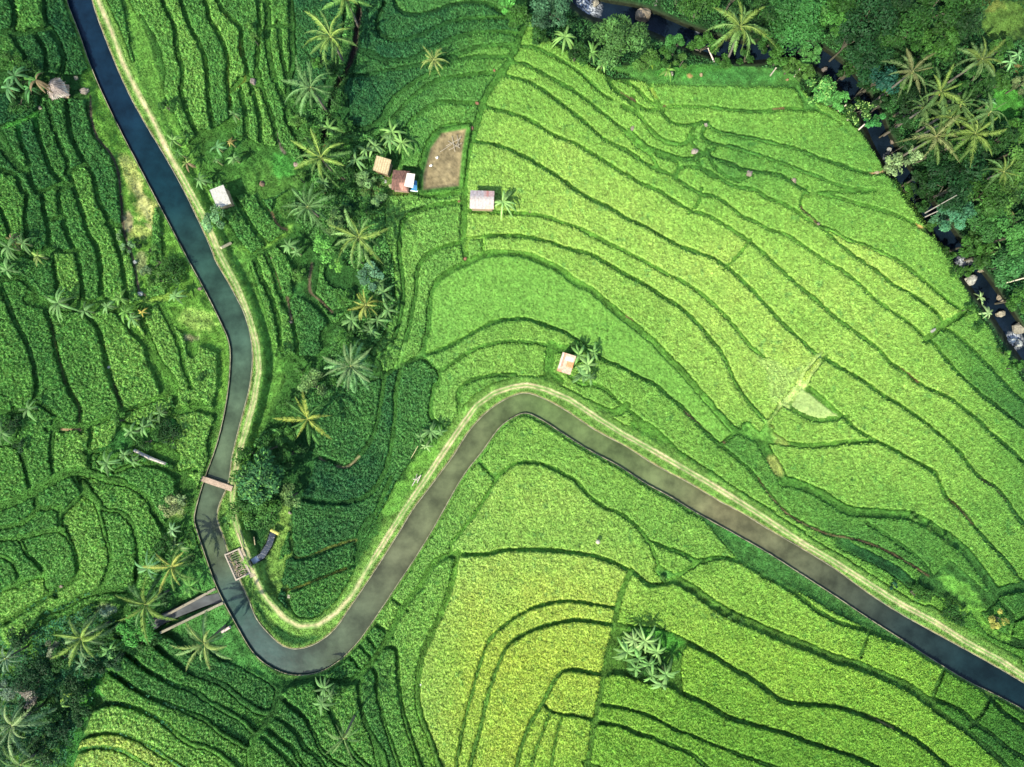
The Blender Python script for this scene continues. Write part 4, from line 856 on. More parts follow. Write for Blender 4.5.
# ------------------------------------------------------------------ huts
def hut(name, label, px, py, wx, wy, rot, h, cfun, pitch=.18, gable=False, waves=14, wallc=(.3,.22,.13), extra=None):
    z0 = zg(px, py); k = S*(H-(z0+h))/H; lx, ly = wx*k, wy*k; c = w3(px, py, z0+h); base = (c[0], c[1], ground_at(c[0], c[1]))
    root = empty(name, base); root.rotation_euler = (0, 0, -R(rot)); tag(root, label, 'hut')
    nx, ny = waves*4, 10; mb = MB(); V = []; C = []
    for j in range(ny+1):
        for i in range(nx+1):
            u, v = i/nx-.5, j/ny-.5; hz = h+(abs(v)*-2*pitch*ly*1.0+pitch*ly*.5 if gable else v*pitch*ly*1.0)
            V.append((u*lx+(.015*math.sin(j*5)), v*ly, hz+.03*math.sin(i*math.pi/2))); C.append(cfun(u, -v))
    n_ = (nx+1)*(ny+1); V += [(a, b, c_-.03) for a, b, c_ in V]; C += C
    F = [list(f) for f in grid_faces(nx+1, ny+1)]+[[a+n_ for a in f][::-1] for f in grid_faces(nx+1, ny+1).tolist()]
    ed = list(range(0, nx+1))+[(j+1)*(nx+1)-1 for j in range(1, ny+1)]+[ny*(nx+1)+i for i in range(nx-1, -1, -1)]+[j*(nx+1) for j in range(ny-1, 0, -1)]
    F += [[ed[q], ed[(q+1)%len(ed)], ed[(q+1)%len(ed)]+n_, ed[q]+n_] for q in range(len(ed))]
    mb.add(V, F, np.array(C)); mb.build('roof', M['roof'], root)
    for sx in (-1, 1):
        for sy in (-1, 1):
            m_ = MB(); m_.tube([(sx*lx*.4, sy*ly*.4, -.6), (sx*lx*.4, sy*ly*.4, h-.2)], .06, (.25,.18,.11), 7); m_.build('post', M['wood'], root)
    m_ = MB(); m_.box((0,0,.35), (lx*.86, ly*.86, .12), (.33,.25,.16)); m_.build('floor', M['wood'], root)
    for sy in (-1, 1): m_ = MB(); m_.box((0, sy*ly*.42, 1.0), (lx*.78, .05, 1.1), wallc); m_.build('wall', M['wood'], root)
    m_ = MB(); m_.box((lx*.42, 0, 1.0), (.05, ly*.78, 1.1), wallc); m_.build('wall', M['wood'], root)
    return root
r_ = lambda a=.08: random.uniform(1-a, 1+a)
hut('field_hut', 'small hut under a plain bright white sheet roof beside the dirt track', 220,196.5,14.6,19.5,-21,2.3, lambda u, v: np.array((.40,.385,.33))*r_(.06), .10)
hut('field_shed', 'open shed with a ribbed tan yellow roof beside the red brown shack', 382,165,15.5,14.5,17,2.4, lambda u, v: np.array((.40,.33,.19) if int((u+.5)*13)%2 else (.31,.24,.13))*r_(.1), .2, wallc=(.2,.14,.08))
def rb(u, v):
    a = np.array((.12,.06,.04))*random.uniform(.45, 1.7)
    if v > .15 and abs(u-v*.5) < .18: a = np.array((.33,.17,.12))*r_(.4)
    return a
hut('patched_shack', 'patched shack with a worn red brown roof beside the mud pond', 400.5,180,17,20,5,2.3, rb, .16, True, 12, (.3,.2,.15))
def pk(u, v):
    c = np.array((.46,.40,.375))
    if v < -.14: c = np.array((.36,.32,.33)) if u < .08 else np.array((.40,.28,.27))
    if v < -.12 and .18 < u < .27: c = np.array((.38,.18,.16))
    if abs(v+.13) < .04: c = np.array((.52,.47,.43))
    if v > .3 and u > .15: c = np.array((.55,.4,.33))
    if random.random() < .06: c = c*np.array((.85,.65,.6))
    return c*r_(.07)*np.array((.78,.77,.74))
hut('field_hut', 'hut with a pale pinkish grey corrugated metal roof beside a banana plant', 482,199.5,24,18.5,2,2.4, pk, .14, True, 18)
def ow(u, v):
    c = np.array((.42,.29,.2))
    if u < -.22 and v < .25: c = np.array((.42,.20,.13))
    if u < -.36: c = np.array((.46,.35,.28))
    if -.2 < u < .4 and -.36 < v < -.12: c = np.array((.55,.48,.39))
    if 0 < u and -.12 <= v < .2: c = np.array((.45,.2,.08))
    if u < -.15 and v > .3: c = np.array((.42,.2,.12))
    return c*r_(.08)
hut('field_hut', 'hut with a patchwork orange and white roof above the canal bend', 566.5,363.5,14,19.5,17,2.3, ow, .16, False, 10)
# thatched hut
z0 = zg(54,86); c = w3(54,86,z0+2.0); root = empty('thatched_hut', (c[0], c[1], ground_at(c[0], c[1]))); tag(root, 'thatched hut with a rounded grey brown straw roof on the left terraces', 'hut')
k = S*(H-z0-2)/H; ol = [(46,83),(49,78),(56,76.5),(61,81),(65,92),(63,94),(56,95),(49.5,97.5),(47,94),(45,88)]; mb = MB(); O = [((x-54.5)*k, (86.5-y)*k) for x, y in ol]; rings = []; C = []
for t, z in ((1.04,1.35),(1.0,1.5),(.75,1.85),(.45,2.25),(.18,2.5)):
    for q in range(len(O)*4):
        a, b = O[q//4], O[(q//4+1)%len(O)]; f = (q%4)/4; x, y = a[0]*(1-f)+b[0]*f, a[1]*(1-f)+b[1]*f; j_ = random.uniform(.95, 1.05); rings.append((x*t*j_, y*t*j_, z+random.uniform(-.04,.04))); C.append(np.array((.24,.195,.165))*random.uniform(.5, 1.3) if t < 1 else np.array((.45,.40,.31))*r_(.15))
nr = len(O)*4; rings.append((0,.1,2.6)); C.append((.3,.25,.2)); F = [[i*nr+q, i*nr+(q+1)%nr, (i+1)*nr+(q+1)%nr, (i+1)*nr+q] for i in range(4) for q in range(nr)]+[[4*nr+q, 4*nr+(q+1)%nr, 5*nr] for q in range(nr)]+[list(range(nr))[::-1]]
mb.add(rings, F, np.array(C)); 
for q in range(900):
    a = random.uniform(0, 6.283); t = random.uniform(.1, 1.0); i = int(a/6.283*nr)%nr; e = np.array(rings[nr+i]); p = np.array((e[0]*t, e[1]*t, 2.6-1.1*t**1.3+.03)); d = e*np.array((1,1,0)); d /= np.linalg.norm(d); p2 = p+d*.3+np.array((0,0,-.2)); w_ = np.array((-d[1], d[0], 0))*.025
    mb.add([p-w_, p+w_, p2+w_, p2-w_], [[0,1,2,3]], np.array((.26,.21,.17))*random.uniform(.4, 1.5))
mb.build('roof', M['wood'], root)
for sx, sy in ((-.9,-.9),(.9,-.9),(.9,.9),(-.8,.9)): m_ = MB(); m_.tube([(sx*.8,sy*.8,-.5),(sx*.8,sy*.8,1.7)], .06, (.25,.18,.11), 7); m_.build('post', M['wood'], root)
m_ = MB(); m_.box((0,0,.4), (1.8,1.8,.1), (.33,.25,.16)); m_.build('floor', M['wood'], root)
# loose sheets by the shack
def sheet(name, label, cat, quad, z, c, n=8):
    mb = MB(); Q = [np.array(w3(x, y, z)) for x, y in quad]; V = []; C = []
    for j in range(n+1):
        for i in range(n+1):
            u, v = i/n, j/n; p = Q[0]*(1-u)*(1-v)+Q[1]*u*(1-v)+Q[2]*u*v+Q[3]*(1-u)*v; V.append(p+np.array((0,0,random.uniform(-.02,.03)))); C.append(np.array(c)*random.uniform(.92, 1.06))
    n_ = len(V); V += [p-np.array((0,0,.03)) for p in V]; C += C; g_ = grid_faces(n+1, n+1).tolist(); ed = list(range(n+1))+[(j+1)*(n+1)-1 for j in range(1, n+1)]+[n*(n+1)+i for i in range(n-1, -1, -1)]+[j*(n+1) for j in range(n-1, 0, -1)]
    mb.add(V, g_+[[a+n_ for a in f][::-1] for f in g_]+[[ed[q], ed[(q+1)%len(ed)], ed[(q+1)%len(ed)]+n_, ed[q]+n_] for q in range(len(ed))], np.array(C)); return tag(mb.build(name, M['roof']), label, cat)
zz = zg(405,180)+2.62
sheet('roof_sheet', 'bright cream metal sheet laid over the shack\'s right side', 'sheet', [(407,173),(415,174),(413,188),(404,186)], zz, (.50,.47,.38))
sheet('blue_tarpaulin', 'small blue tarpaulin hanging at the shack\'s lower right corner', 'tarpaulin', [(414,180),(417,181),(417,191),(411,190)], zz-.9, (.03,.16,.30))
sheet('roof_sheet', 'thin white sheet edge lying under the blue tarpaulin', 'sheet', [(411,189.5),(418,190.5),(417.5,192),(410,191)], zz-1.1, (.55,.6,.6))
for x, y, lb in ((381.5,177.5,'larger white sack on the ground below the tan roofed shed'), (385.5,181.5,'smaller white sack on the ground below the tan roofed shed')): rock(x, y, 2.1 if x < 383 else 1.5, lb, (.75,.72,.66), 'white_sack', 'sack', None, .7)
rock(391,186,2.4,'pale rounded jar at the shack\'s lower left corner',(.62,.5,.34),'clay_jar','jar',None,1.0)
# ------------------------------------------------------------------ palms
def frond_mesh(seed, n=26, droop=1.0, w=.10, gap=.7):
    r0 = np.random.default_rng(seed); V, F, C = [], [], []
    def P(t):  # unit long, arching along +x
        return np.array((t*(1-.10*droop*t*t), .05*math.sin(t*2+seed)*t, .42*t-.75*droop*t**2.2))
    m = 12; R_ = [P(i/m) for i in range(m+1)]
    for i, p in enumerate(R_):
        ww = .014*(1-.8*i/m)
        V += [p+np.array((0,ww,0)), p+np.array((0,0,ww*1.3)), p+np.array((0,-ww,0))]; C += [np.array((1.35,1.15,1.3))]*3
    F += [[i*3+k, i*3+(k+1)%3, (i+1)*3+(k+1)%3, (i+1)*3+k] for i in range(m) for k in range(3)]
    for i in range(n*2):
        t = .14+.84*i/(n*2); p = P(t); L_ = w*(math.sin(math.pi*min(1, .15+t*.88))**.6)*r0.uniform(.8, 1.15)*1.25
        if r0.random() < gap*.4: continue
        for s_ in (-1, 1):
            a = R(r0.uniform(38, 60)); d = np.array((math.cos(a), s_*math.sin(a), -r0.uniform(.15, .75))); d /= np.linalg.norm(d); q = np.array((-d[1], d[0], 0)); q /= np.linalg.norm(q); b = .0085*r0.uniform(.8, 1.2); n_ = len(V)
            e = p+d*L_+np.array((0,0,-.25*L_))
            V += [p-q*b, p+q*b, p+d*L_*.55+q*b*1.1, e, p+d*L_*.55-q*b*1.1]; F.append([n_, n_+1, n_+2, n_+3, n_+4]); sh = r0.uniform(.7, 1.25); C += [np.array((sh, sh, sh))]*5
    return np.array(V), F, np.array(C)
FR = [frond_mesh(s, 22, dr) for s, dr in enumerate((.75, 1.0, 1.25, 1.0, .9, 1.5))]
FCACHE = {}
def frond_data(k, c):
    key = (k, tuple(round(v, 3) for v in c))
    if key not in FCACHE:
        V, F, C = FR[k]; o = mesh('frond', V, F, C*np.array(c), M['leaf']); FCACHE[key] = o.data; bpy.data.objects.remove(o)
    return FCACHE[key]
GRN = (.085,.22,.045); YGR = (.20,.31,.06); YEL = (.27,.33,.06); DGR = (.045,.15,.045)
def palm(px, py, r, h, label, c=GRN, n=15, c2=None, lean=(0,0), base=None, name='coconut_palm', group='coconut palms'):
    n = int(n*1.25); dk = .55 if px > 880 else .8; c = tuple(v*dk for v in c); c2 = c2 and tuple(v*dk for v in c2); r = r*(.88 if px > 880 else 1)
    z0 = zg(px, py); z = z0+h; cr_ = np.array(w3(px, py, z)); bx, by = (cr_[0]+lean[0], cr_[1]+lean[1])
    if base: b_ = w3(base[0], base[1], zg(*base)); bx, by = b_[0], b_[1]
    bz = ground_at(bx, by); root = empty(name, (bx, by, bz)); tag(root, None, 'palm tree', group); t = cr_-np.array((bx, by, bz))
    mb = MB(); ns = 9; pts = []; 
    for i in range(ns+1): f = i/ns; pts.append(np.array((t[0]*f**1.5, t[1]*f**1.5, -.3+(t[2]+.3)*f)))
    mb.tube(pts, [.19-.07*i/ns for i in range(ns+1)], (.13,.115,.09), 8); mb.build('trunk', M['wood'], root)
    mb = MB(); mb.tube([t-np.array((0,0,.5)), t-np.array((0,0,.1)), t+np.array((0,0,.25))], [.16,.26,.08], (.24,.27,.08), 8)
    for q in range(6): a = q*1.05+px; p = t+np.array((math.cos(a)*.28, math.sin(a)*.28, -.3)); mb.tube([p-np.array((0,0,.13)), p, p+np.array((0,0,.12))], [.05,.13,.04], (.30,.20,.07) if q%2 else (.2,.26,.06), 7)
    mb.build('crown_heart', M['wood'], root)
    L_ = r*S*(H-z)/H*1.12
    for i in range(n):
        a = 2*math.pi*(i+random.uniform(-.45,.45))/n*1.0 + (px*.7); old = i % 3
        cc = np.array(c if (c2 is None or i % 3) else c2); o = bpy.data.objects.new('frond', frond_data([0,1,2,3,4,5][(i*5+int(px))%6], cc*[.8,1.0,1.2][(i*7+int(py))%3])); col.objects.link(o); o.parent = root
        o.location = t+np.array((0,0,.05)); sc = L_*random.uniform(.66, 1.1); o.scale = (sc, sc*random.uniform(.75, 1.15), sc*random.uniform(.7,1.25)); o.rotation_euler = (random.uniform(-.5,.5), -R([34, 8, -12][old]+random.uniform(-8,8)), a)
    if label: root['label'] = label
    return root
palm(331,38,31,7,'large coconut palm with broad feathery fronds, second from the top of the gully', (.16,.30,.07), 15, YGR)
palm(311,88,28,8,'coconut palm with sparse greyish fronds just below the highest whole one in the gully', (.13,.26,.08), 17)
palm(321,158,29,7,'coconut palm standing over rust red stone, third whole palm down the gully', (.15,.29,.07), 15, YGR)
palm(308,207,27,6,'thin fronded coconut palm right of the smooth grass mound', (.13,.27,.08), 15)
palm(359,238,30,7,'light green coconut palm left of the curved hedge like terrace', (.18,.32,.09), 17, YGR)
palm(346,-2,24,7,'coconut palm cut off by the top edge of the photo', (.13,.28,.06), 14, YGR)
palm(351,366,29,5,'bushy low palm with stiff pale fronds in the middle of the gully', (.14,.30,.10), 22, (.22,.36,.13))
palm(308,419,26,6,'ragged palm with yellow tipped fronds above the big leafy tree', (.10,.25,.05), 13, (.27,.34,.06))
palm(366,305,17,4,'small palm with bright yellow fronds below the light green one', YEL, 11, (.3,.36,.08), name='young_palm', group='young palms')
palm(434,60,15,2.5,'small lone pale palm on the upper terraces', (.28,.38,.10), 13, name='young_palm', group='young palms')
palm(82,638,31,7,'coconut palm with long bare looking fronds left of the side channel', (.17,.29,.10), 16, YGR)
palm(13,725,34,7,'large coconut palm in the bottom left corner woods', (.17,.30,.12), 15, (.24,.34,.13))
palm(205,643,29,7,'pale coconut palm beside the outer canal bank at the lower bend', (.19,.32,.10), 15, (.27,.37,.10))
palm(172,566,25,6,'yellowing coconut palm just above the side channel', (.15,.28,.06), 14, (.30,.34,.07))
palm(146,604,30,6.5,'dark coconut palm overhanging the left end of the side channel', (.10,.21,.06), 15, YGR)
palm(6,658,17,5,'small grey green palm cut by the left edge, above the bottom left woods', (.2,.32,.16), 12, name='young_palm', group='young palms')
palm(22,764,26,6,'palm cut by the bottom edge near the bottom left corner', (.17,.30,.08), 9)
palm(344,738,19,6,'thin palm with few narrow fronds at the bottom edge below the canal bend', (.20,.34,.10), 9, name='young_palm', group='young palms')
palm(740,27,33,9,'coconut palm leaning over the river with its bare trunk showing', (.15,.28,.07), 15, YGR, base=(726,62))
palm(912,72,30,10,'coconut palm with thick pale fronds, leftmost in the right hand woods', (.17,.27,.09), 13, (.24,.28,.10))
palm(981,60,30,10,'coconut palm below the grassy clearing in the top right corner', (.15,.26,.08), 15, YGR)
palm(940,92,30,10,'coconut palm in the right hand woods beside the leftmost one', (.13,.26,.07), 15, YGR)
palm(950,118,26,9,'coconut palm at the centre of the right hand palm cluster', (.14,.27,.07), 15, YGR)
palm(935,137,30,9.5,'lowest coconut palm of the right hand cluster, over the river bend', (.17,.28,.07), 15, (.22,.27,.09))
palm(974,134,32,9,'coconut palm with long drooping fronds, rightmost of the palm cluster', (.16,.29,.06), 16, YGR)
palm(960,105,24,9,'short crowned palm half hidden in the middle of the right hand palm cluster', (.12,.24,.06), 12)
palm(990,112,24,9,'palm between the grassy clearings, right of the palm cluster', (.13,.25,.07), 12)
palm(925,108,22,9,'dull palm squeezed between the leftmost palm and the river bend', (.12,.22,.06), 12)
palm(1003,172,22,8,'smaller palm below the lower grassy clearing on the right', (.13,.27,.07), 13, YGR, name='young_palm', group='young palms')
# pale leaning trunks over the river
tubes('leaning_trunk', 'upper of two pale leaning trunks over the river', 'trunk', [[w3(925,213,-4.2), w3(957,195,.5)]], [.09,.05], (.24,.22,.18))
tubes('leaning_trunk', 'lower of two pale leaning trunks over the river', 'trunk', [[w3(925,217,-4.4), w3(938,211,-2.5)]], [.09,.07], (.26,.23,.19))
tubes('leaning_trunk', 'pale bamboo trunk lying at the right edge above the boulders', 'trunk', [[pos(1006,283,1.5), pos(1024,278,2.5)]], .09, (.55,.5,.35))
# ------------------------------------------------------------------ bananas
def banana(px, py, r, c=(.20,.36,.12), n=9, h=2.0, look=None, dead=0):
    z0 = zg(px, py); cr_ = np.array(w3(px, py, z0+h)); bz = ground_at(cr_[0], cr_[1]); root = empty('banana_plant', (cr_[0], cr_[1], bz)); tag(root, None, 'banana plant', 'banana plants'); t = np.array((0,0,cr_[2]-bz))
    mb = MB(); mb.tube([(0,0,-.2), t*.5, t], [.13,.11,.06], (.22,.24,.09), 7); mb.build('stem', M['wood'], root); mb = MB(); L0 = r*S*1.1
    n += 3
    for i in range(n):
        a = 2*math.pi*i/n+random.uniform(-.6,.6)+px; L_ = L0*random.uniform(.5, 1.2); d = np.array((math.cos(a), math.sin(a), 0)); q = np.array((-d[1], d[0], 0)); m = 6; V, C = [], []; e = random.uniform(.3, 1.1); w_ = min(.17, .075*L_+.045)*random.uniform(.8, 1.2)
        cc = np.array(c)*np.array((.66,.74,.50))*random.uniform(.4, 1.15)
        if i < dead: cc = np.array((.14,.105,.05))*random.uniform(.7, 1.2)
        for k in range(m+1):
            f = k/m; p = t+d*L_*f+np.array((0,0,L_*(e*f-1.15*e*f*f-.25*f*f))); ww = w_*(math.sin(math.pi*min(1, .08+f*.9))**.55 if f > .12 else .12)
            V += [p+q*ww+np.array((0,0,-ww*.35+random.uniform(-.02,.02))), p, p-q*ww+np.array((0,0,-ww*.35+random.uniform(-.02,.02)))]; C += [cc*random.uniform(.8,1.15), cc*1.35, cc*random.uniform(.8,1.15)]
        mb.add(V, [[k*3+s_, k*3+s_+1, (k+1)*3+s_+1, (k+1)*3+s_] for k in range(m) for s_ in (0, 1)], np.array(C))
    mb.build('crown', M['leaf'], root); autolabel(root, look or 'pale green banana plant', px, py); return root
PB = (.15,.27,.11); MBn = (.10,.23,.06)
for a in [(234,114,7,PB,6),(217,147,8,(.16,.34,.16),7),(234,158,8,PB,8),(230,142,5,(.33,.25,.1),6),(216,160,4,PB,5),(200,180,9,PB,9),(187,163,7,(.28,.36,.12),8,1.6,None,3),(173,140,8,(.24,.40,.14),7),(178,152,6,MBn,6),
          (8,247,12,PB,8),(23,243,9,PB,7),(13,240,8,(.26,.24,.1),7,1.6,'browning banana plant',3),(38,256,8,(.24,.32,.1),7),(7,270,13,PB,7),(58,303,15,PB,12),(85,311,9,PB,8),(107,306,8,PB,7),(120,298,10,(.16,.3,.08),8),(132,318,9,PB,8),(125,312,9,(.16,.32,.08),8,2.2),(175,296,8,PB,9),(142,312,6,(.4,.3,.08),5),
          (28,409,11,PB,7),(2,433,11,PB,6),(160,413,9,PB,7),(150,420,8,PB,7),(143,427,9,PB,6),(131,432,9,PB,7),(107,463,11,PB,9),(124,455,9,PB,8),(133,461,7,PB,5),
          (329,128,13,(.2,.36,.12),9),(334,135,9,MBn,8),(356,160,12,(.18,.32,.14),10),(366,150,12,(.2,.34,.14),9),(375,146,11,(.22,.36,.15),9),(392,132,13,(.24,.40,.14),8),(402,143,12,(.26,.42,.15),8),(390,140,10,PB,7),(324,182,10,PB,8),(322,190,8,MBn,6),(289,246,9,PB,8),(297,252,8,PB,6),
          (503,202,14,(.30,.46,.18),12,2.2,'broad leaved banana plant'),(383,292,13,PB,9),(378,283,10,PB,8),(352,320,11,PB,9),(377,320,13,PB,9),(370,330,10,PB,8),(388,310,9,PB,7),(431,431,10,PB,9),(421,437,6,PB,6),(426,446,6,(.3,.42,.2),6),(441,432,6,PB,6),
          (588,365,13,(.26,.40,.16),11),(582,375,11,PB,9),(579,355,10,(.22,.38,.13),9),(594,352,8,(.2,.36,.12),7),(590,378,8,PB,7),(565,37,14,(.24,.40,.14),10,3),(592,53,13,(.2,.38,.12),10,3),(603,62,9,(.24,.40,.14),7,2.5),
          (645,641,14,(.30,.44,.18),11,2.4),(657,652,12,(.26,.42,.15),10,2.4),(627,652,12,(.24,.40,.15),9),(634,640,12,(.3,.42,.18),9,2.3),(666,674,13,(.22,.38,.14),9,2.3),(652,676,12,(.20,.36,.12),9),(638,658,11,(.17,.33,.11),9),(649,664,11,(.17,.33,.11),9),(662,684,10,(.24,.4,.16),7),(636,668,9,(.16,.3,.1),7),
          (324,688,12,PB,9),(322,703,13,PB,9),(330,696,9,PB,7),(980,297,8,(.33,.45,.25),6),(988,313,8,(.33,.45,.25),6),(148,568,14,(.16,.32,.16),8,3),(190,586,13,(.14,.3,.08),8,3),(110,650,12,(.16,.33,.12),8,2.5),(82,664,10,(.2,.34,.2),8),(90,672,8,(.22,.36,.22),7),(172,530,9,(.22,.36,.2),7,2),(176,545,10,(.3,.42,.2),7,2),(66,695,10,(.2,.3,.06),5),(60,705,8,(.22,.36,.12),5),
          (15,76,13,(.10,.24,.10),8,2,'dark green banana plant'),(30,88,11,(.08,.22,.08),7),(8,88,10,(.12,.26,.12),7),(36,80,13,(.10,.24,.06),8,2.4,'browning banana plant',5),(650,62,9,(.24,.36,.06),7,2.5),(668,70,9,(.18,.33,.08),7,2),(1010,62,9,(.22,.4,.2),7),(1018,55,8,(.22,.4,.2),6),(990,102,9,(.2,.38,.2),7),(1012,220,9,(.4,.36,.14),6,3),(1000,250,9,(.16,.34,.12),7,3),(1015,170,9,(.26,.4,.12),7,3),(896,160,8,(.25,.42,.16),8,2.5)]:
    banana(*a)
# ------------------------------------------------------------------ leafy trees and bushes
def leafy(px, py, r, h, look, c, name='leafy_tree', cat='tree', group=None, dens=1.0, leaf=.22, flat=.6, trunk=True, lift=.62, label=None, mixc_=None):
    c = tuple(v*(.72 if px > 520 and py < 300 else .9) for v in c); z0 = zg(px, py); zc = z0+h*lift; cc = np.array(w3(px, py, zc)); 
    bz = ground_at(cc[0], cc[1]); root = empty(name, (cc[0], cc[1], bz)); tag(root, None, cat, group); cz = cc[2]-bz; rr = r*S*(H-zc)/H; hv = max(h*flat*.55, .35)
    nl = max(5, int(r*.75)); lob = []
    for i in range(nl):
        a = random.uniform(0, 6.283); f = random.random()**.55*.78; lob.append((math.cos(a)*f*rr, math.sin(a)*f*rr, cz+hv*(1-f*f)*random.uniform(.1,.95)-hv*.15, rr*random.uniform(.22,.40), random.uniform(.65, 1.4)))
    n = int(rr*rr*210*dens)+40; li = rng.integers(0, nl, n); Lb = np.array(lob)[li]; d = rng.normal(0, 1, (n, 3)); d /= np.linalg.norm(d, axis=1)[:,None]; d[:,2] = np.abs(d[:,2])*.9-.12
    P = Lb[:,:3]+d*Lb[:,3:4]*rng.uniform(.65, 1.08, (n, 1))*np.array((1,1,.75)); s_ = leaf*rng.uniform(.6, 1.35, n); nrm = d*.6+rng.normal(0, .45, (n, 3))+np.array((0,0,.55)); nrm /= np.linalg.norm(nrm, axis=1)[:,None]
    t1 = np.cross(nrm, rng.normal(0, 1, (n, 3))); t1 /= np.linalg.norm(t1, axis=1)[:,None]; t2 = np.cross(nrm, t1)
    V = np.stack([P-t1*s_[:,None]*.8, P+t2*s_[:,None]*.36, P+t1*s_[:,None]*.8, P-t2*s_[:,None]*.36], 1).reshape(-1, 3); base = np.array(c)*Lb[:,4:5]*rng.uniform(.65, 1.35, (n, 1))
    if mixc_ is not None: w_ = (rng.random((n, 1)) < .25); base = np.where(w_, np.array(mixc_)*rng.uniform(.8, 1.2, (n, 1)), base)
    mesh('crown', V, np.arange(n*4).reshape(-1, 4), np.repeat(base, 4, 0), M['leaf'], root)
    mb = MB(); tr_ = max(.05, rr*.06); top = np.array((random.uniform(-.2,.2), random.uniform(-.2,.2), cz)); mb.tube([(0,0,-.4), top*.5+np.array((random.uniform(-.15,.15),0,0)), top], [tr_*1.4, tr_, tr_*.6], (.08,.075,.05), 7)
    for q in range(4 if r > 9 else 2): l = lob[q]; mb.tube([top*.6, (np.array(l[:3])+top)/2, np.array(l[:3])], [tr_*.6, tr_*.4, tr_*.2], (.08,.075,.05), 5)
    mb.build('trunk', M['wood'], root)
    if label: root['label'] = label
    else: autolabel(root, look, px, py)
    return root
D1 = (.013,.048,.010); D2 = (.024,.082,.013); D3 = (.042,.125,.018); D4 = (.07,.17,.028); D5 = (.11,.20,.055); TL = (.013,.055,.014)
T_ = 'trees'
leafy(262,478,27,7,'', (.035,.12,.035), label='big leafy tree with a broad crown beside the plank weir', dens=1.1, leaf=.36, mixc_=(.10,.24,.05), group='trees along the gully')
for a in [(248,500,14,5,'dark green leafy tree',D2),(240,478,11,4,'dark green leafy tree',D3),(272,448,13,5,'dark green leafy tree',D2),(320,60,10,3,'mid green leafy tree',D3),(348,205,9,3,'dark green leafy tree',D1),(366,210,9,3,'dark green leafy tree',D2),(318,190,10,3,'mid green leafy tree',D3),(300,100,10,3,'mid green leafy tree',D3),(345,125,11,3,'dark green leafy tree',D2),(360,262,9,3,'mid green leafy tree',D3),(372,300,9,3,'mid green leafy tree',D3),(358,345,9,3,'mid green leafy tree',D3),(335,385,9,3,'mid green leafy tree',D3),(296,400,9,3,'dark green leafy tree',D2),(300,450,9,3,'dark green leafy tree',D1),(292,496,13,4,'feathery light green tree',D5),(238,512,13,4,'mid green leafy tree',D4),(270,512,14,4,'mid green leafy tree',D3),(244,455,12,4,'mid green leafy tree',D3),(290,455,12,5,'dark green leafy tree',D2),(292,430,10,5,'mid green leafy tree',D3),(314,386,17,4.5,'pale feathery tree',D5),(322,246,16,5,'broad bright green tree',(.11,.30,.05)),(331,222,13,5,'grey green leafy tree',D5),(370,276,15,4,'grey green leafy tree',(.10,.22,.11)),(300,370,9,3,'mid green leafy tree',D3),(283,405,8,3,'mid green leafy tree',D3),(281,355,7,2.5,'mid green leafy tree',D3),
          (345,300,8,2.5,'mid green leafy tree',D3),(300,275,8,2,'mid green leafy tree',D4),(310,135,14,4,'mid green leafy tree',D3),(342,178,16,4,'mid green leafy tree',D2),(366,178,12,3,'olive green leafy tree',(.12,.22,.07)),(380,200,10,2.5,'olive green leafy tree',(.12,.22,.07)),(340,150,14,4,'mid green leafy tree',D3),(338,100,12,4,'dark green leafy tree',D2),(335,70,12,4,'dark green leafy tree',D2),(297,118,10,3,'grey green leafy tree',D4),(167,108,10,2.5,'dark green leafy tree',D2),
          (214,220,14,3,'pale feathery tree',(.13,.27,.10)),(254,40,7,2.5,'grey green leafy tree',D4),(250,25,6,2,'grey green leafy tree',D4),(336,265,8,3,'broad bright green tree',(.13,.32,.05)),(345,340,11,3,'mid green leafy tree',D3),(285,210,9,2.5,'mid green leafy tree',D4),(300,178,9,3,'mid green leafy tree',D4)]:
    leafy(*a, group='trees along the gully')
# shrubs
for a in [(117,235,6,2,'round pale green bush',(.16,.28,.10)),(127,247,7,2,'round pale green bush',(.15,.27,.11)),(123,253,4,1.2,'small dark bush',D2),(893,586,5,1.8,'small dark round bush',(.02,.08,.035)),(912,592,12,1.8,'low green bush',D3),(925,598,10,1.5,'low green bush',D3),(948,612,13,2,'dense dark green bush',D2),(958,618,9,1.8,'dense dark green bush',D2),(998,619,11,2.6,'round yellow green bush',(.30,.30,.06)),
          (160,262,14,1.6,'low tangled shrub',D3),(173,272,16,1.8,'low tangled shrub',D2),(158,280,12,1.4,'low tangled shrub',D4),(180,262,10,1.4,'low tangled shrub',D2),(150,250,8,1.2,'low tangled shrub',D4),(136,244,6,1.5,'small dark bush',D1),(145,270,8,1.1,'low tangled shrub',(.12,.2,.08)),(172,508,14,2.2,'straw tinted bush',(.24,.29,.11)),(182,500,8,2,'straw tinted bush',(.16,.24,.09)),(170,432,18,2.2,'dark green bush',D1),(150,440,14,2,'dark green bush',D2),(120,420,10,1.8,'dark green bush',D3),
          (12,425,14,2.5,'dark green bush',D1),(20,445,9,2,'dark green bush',D1),(575,348,9,2,'low green bush',D3),(640,665,14,1.8,'dark green bush',D2),(655,668,12,1.8,'dark green bush',D2),(632,650,10,1.6,'low green bush',D4),(663,577,6,.8,'low green bush',D4),(740,622,6,.9,'low green bush',D3),(715,615,5,.9,'low green bush',D4),(730,617,4,.8,'low green bush',D4),(25,80,20,2.4,'dark green bush',D2),(10,60,12,1.8,'dark green bush',D3),(20,105,14,1.6,'dark green bush',D2),(200,375,7,1.5,'low green bush',D2),(915,518,6,1,'low green bush',D4),(930,528,5,.9,'low green bush',D4),(945,540,6,1,'low green bush',D3),(957,552,6,1,'low green bush',D3)]:
    leafy(*a, name='bush', cat='bush', group='bushes', trunk=False, leaf=.17, lift=.45)
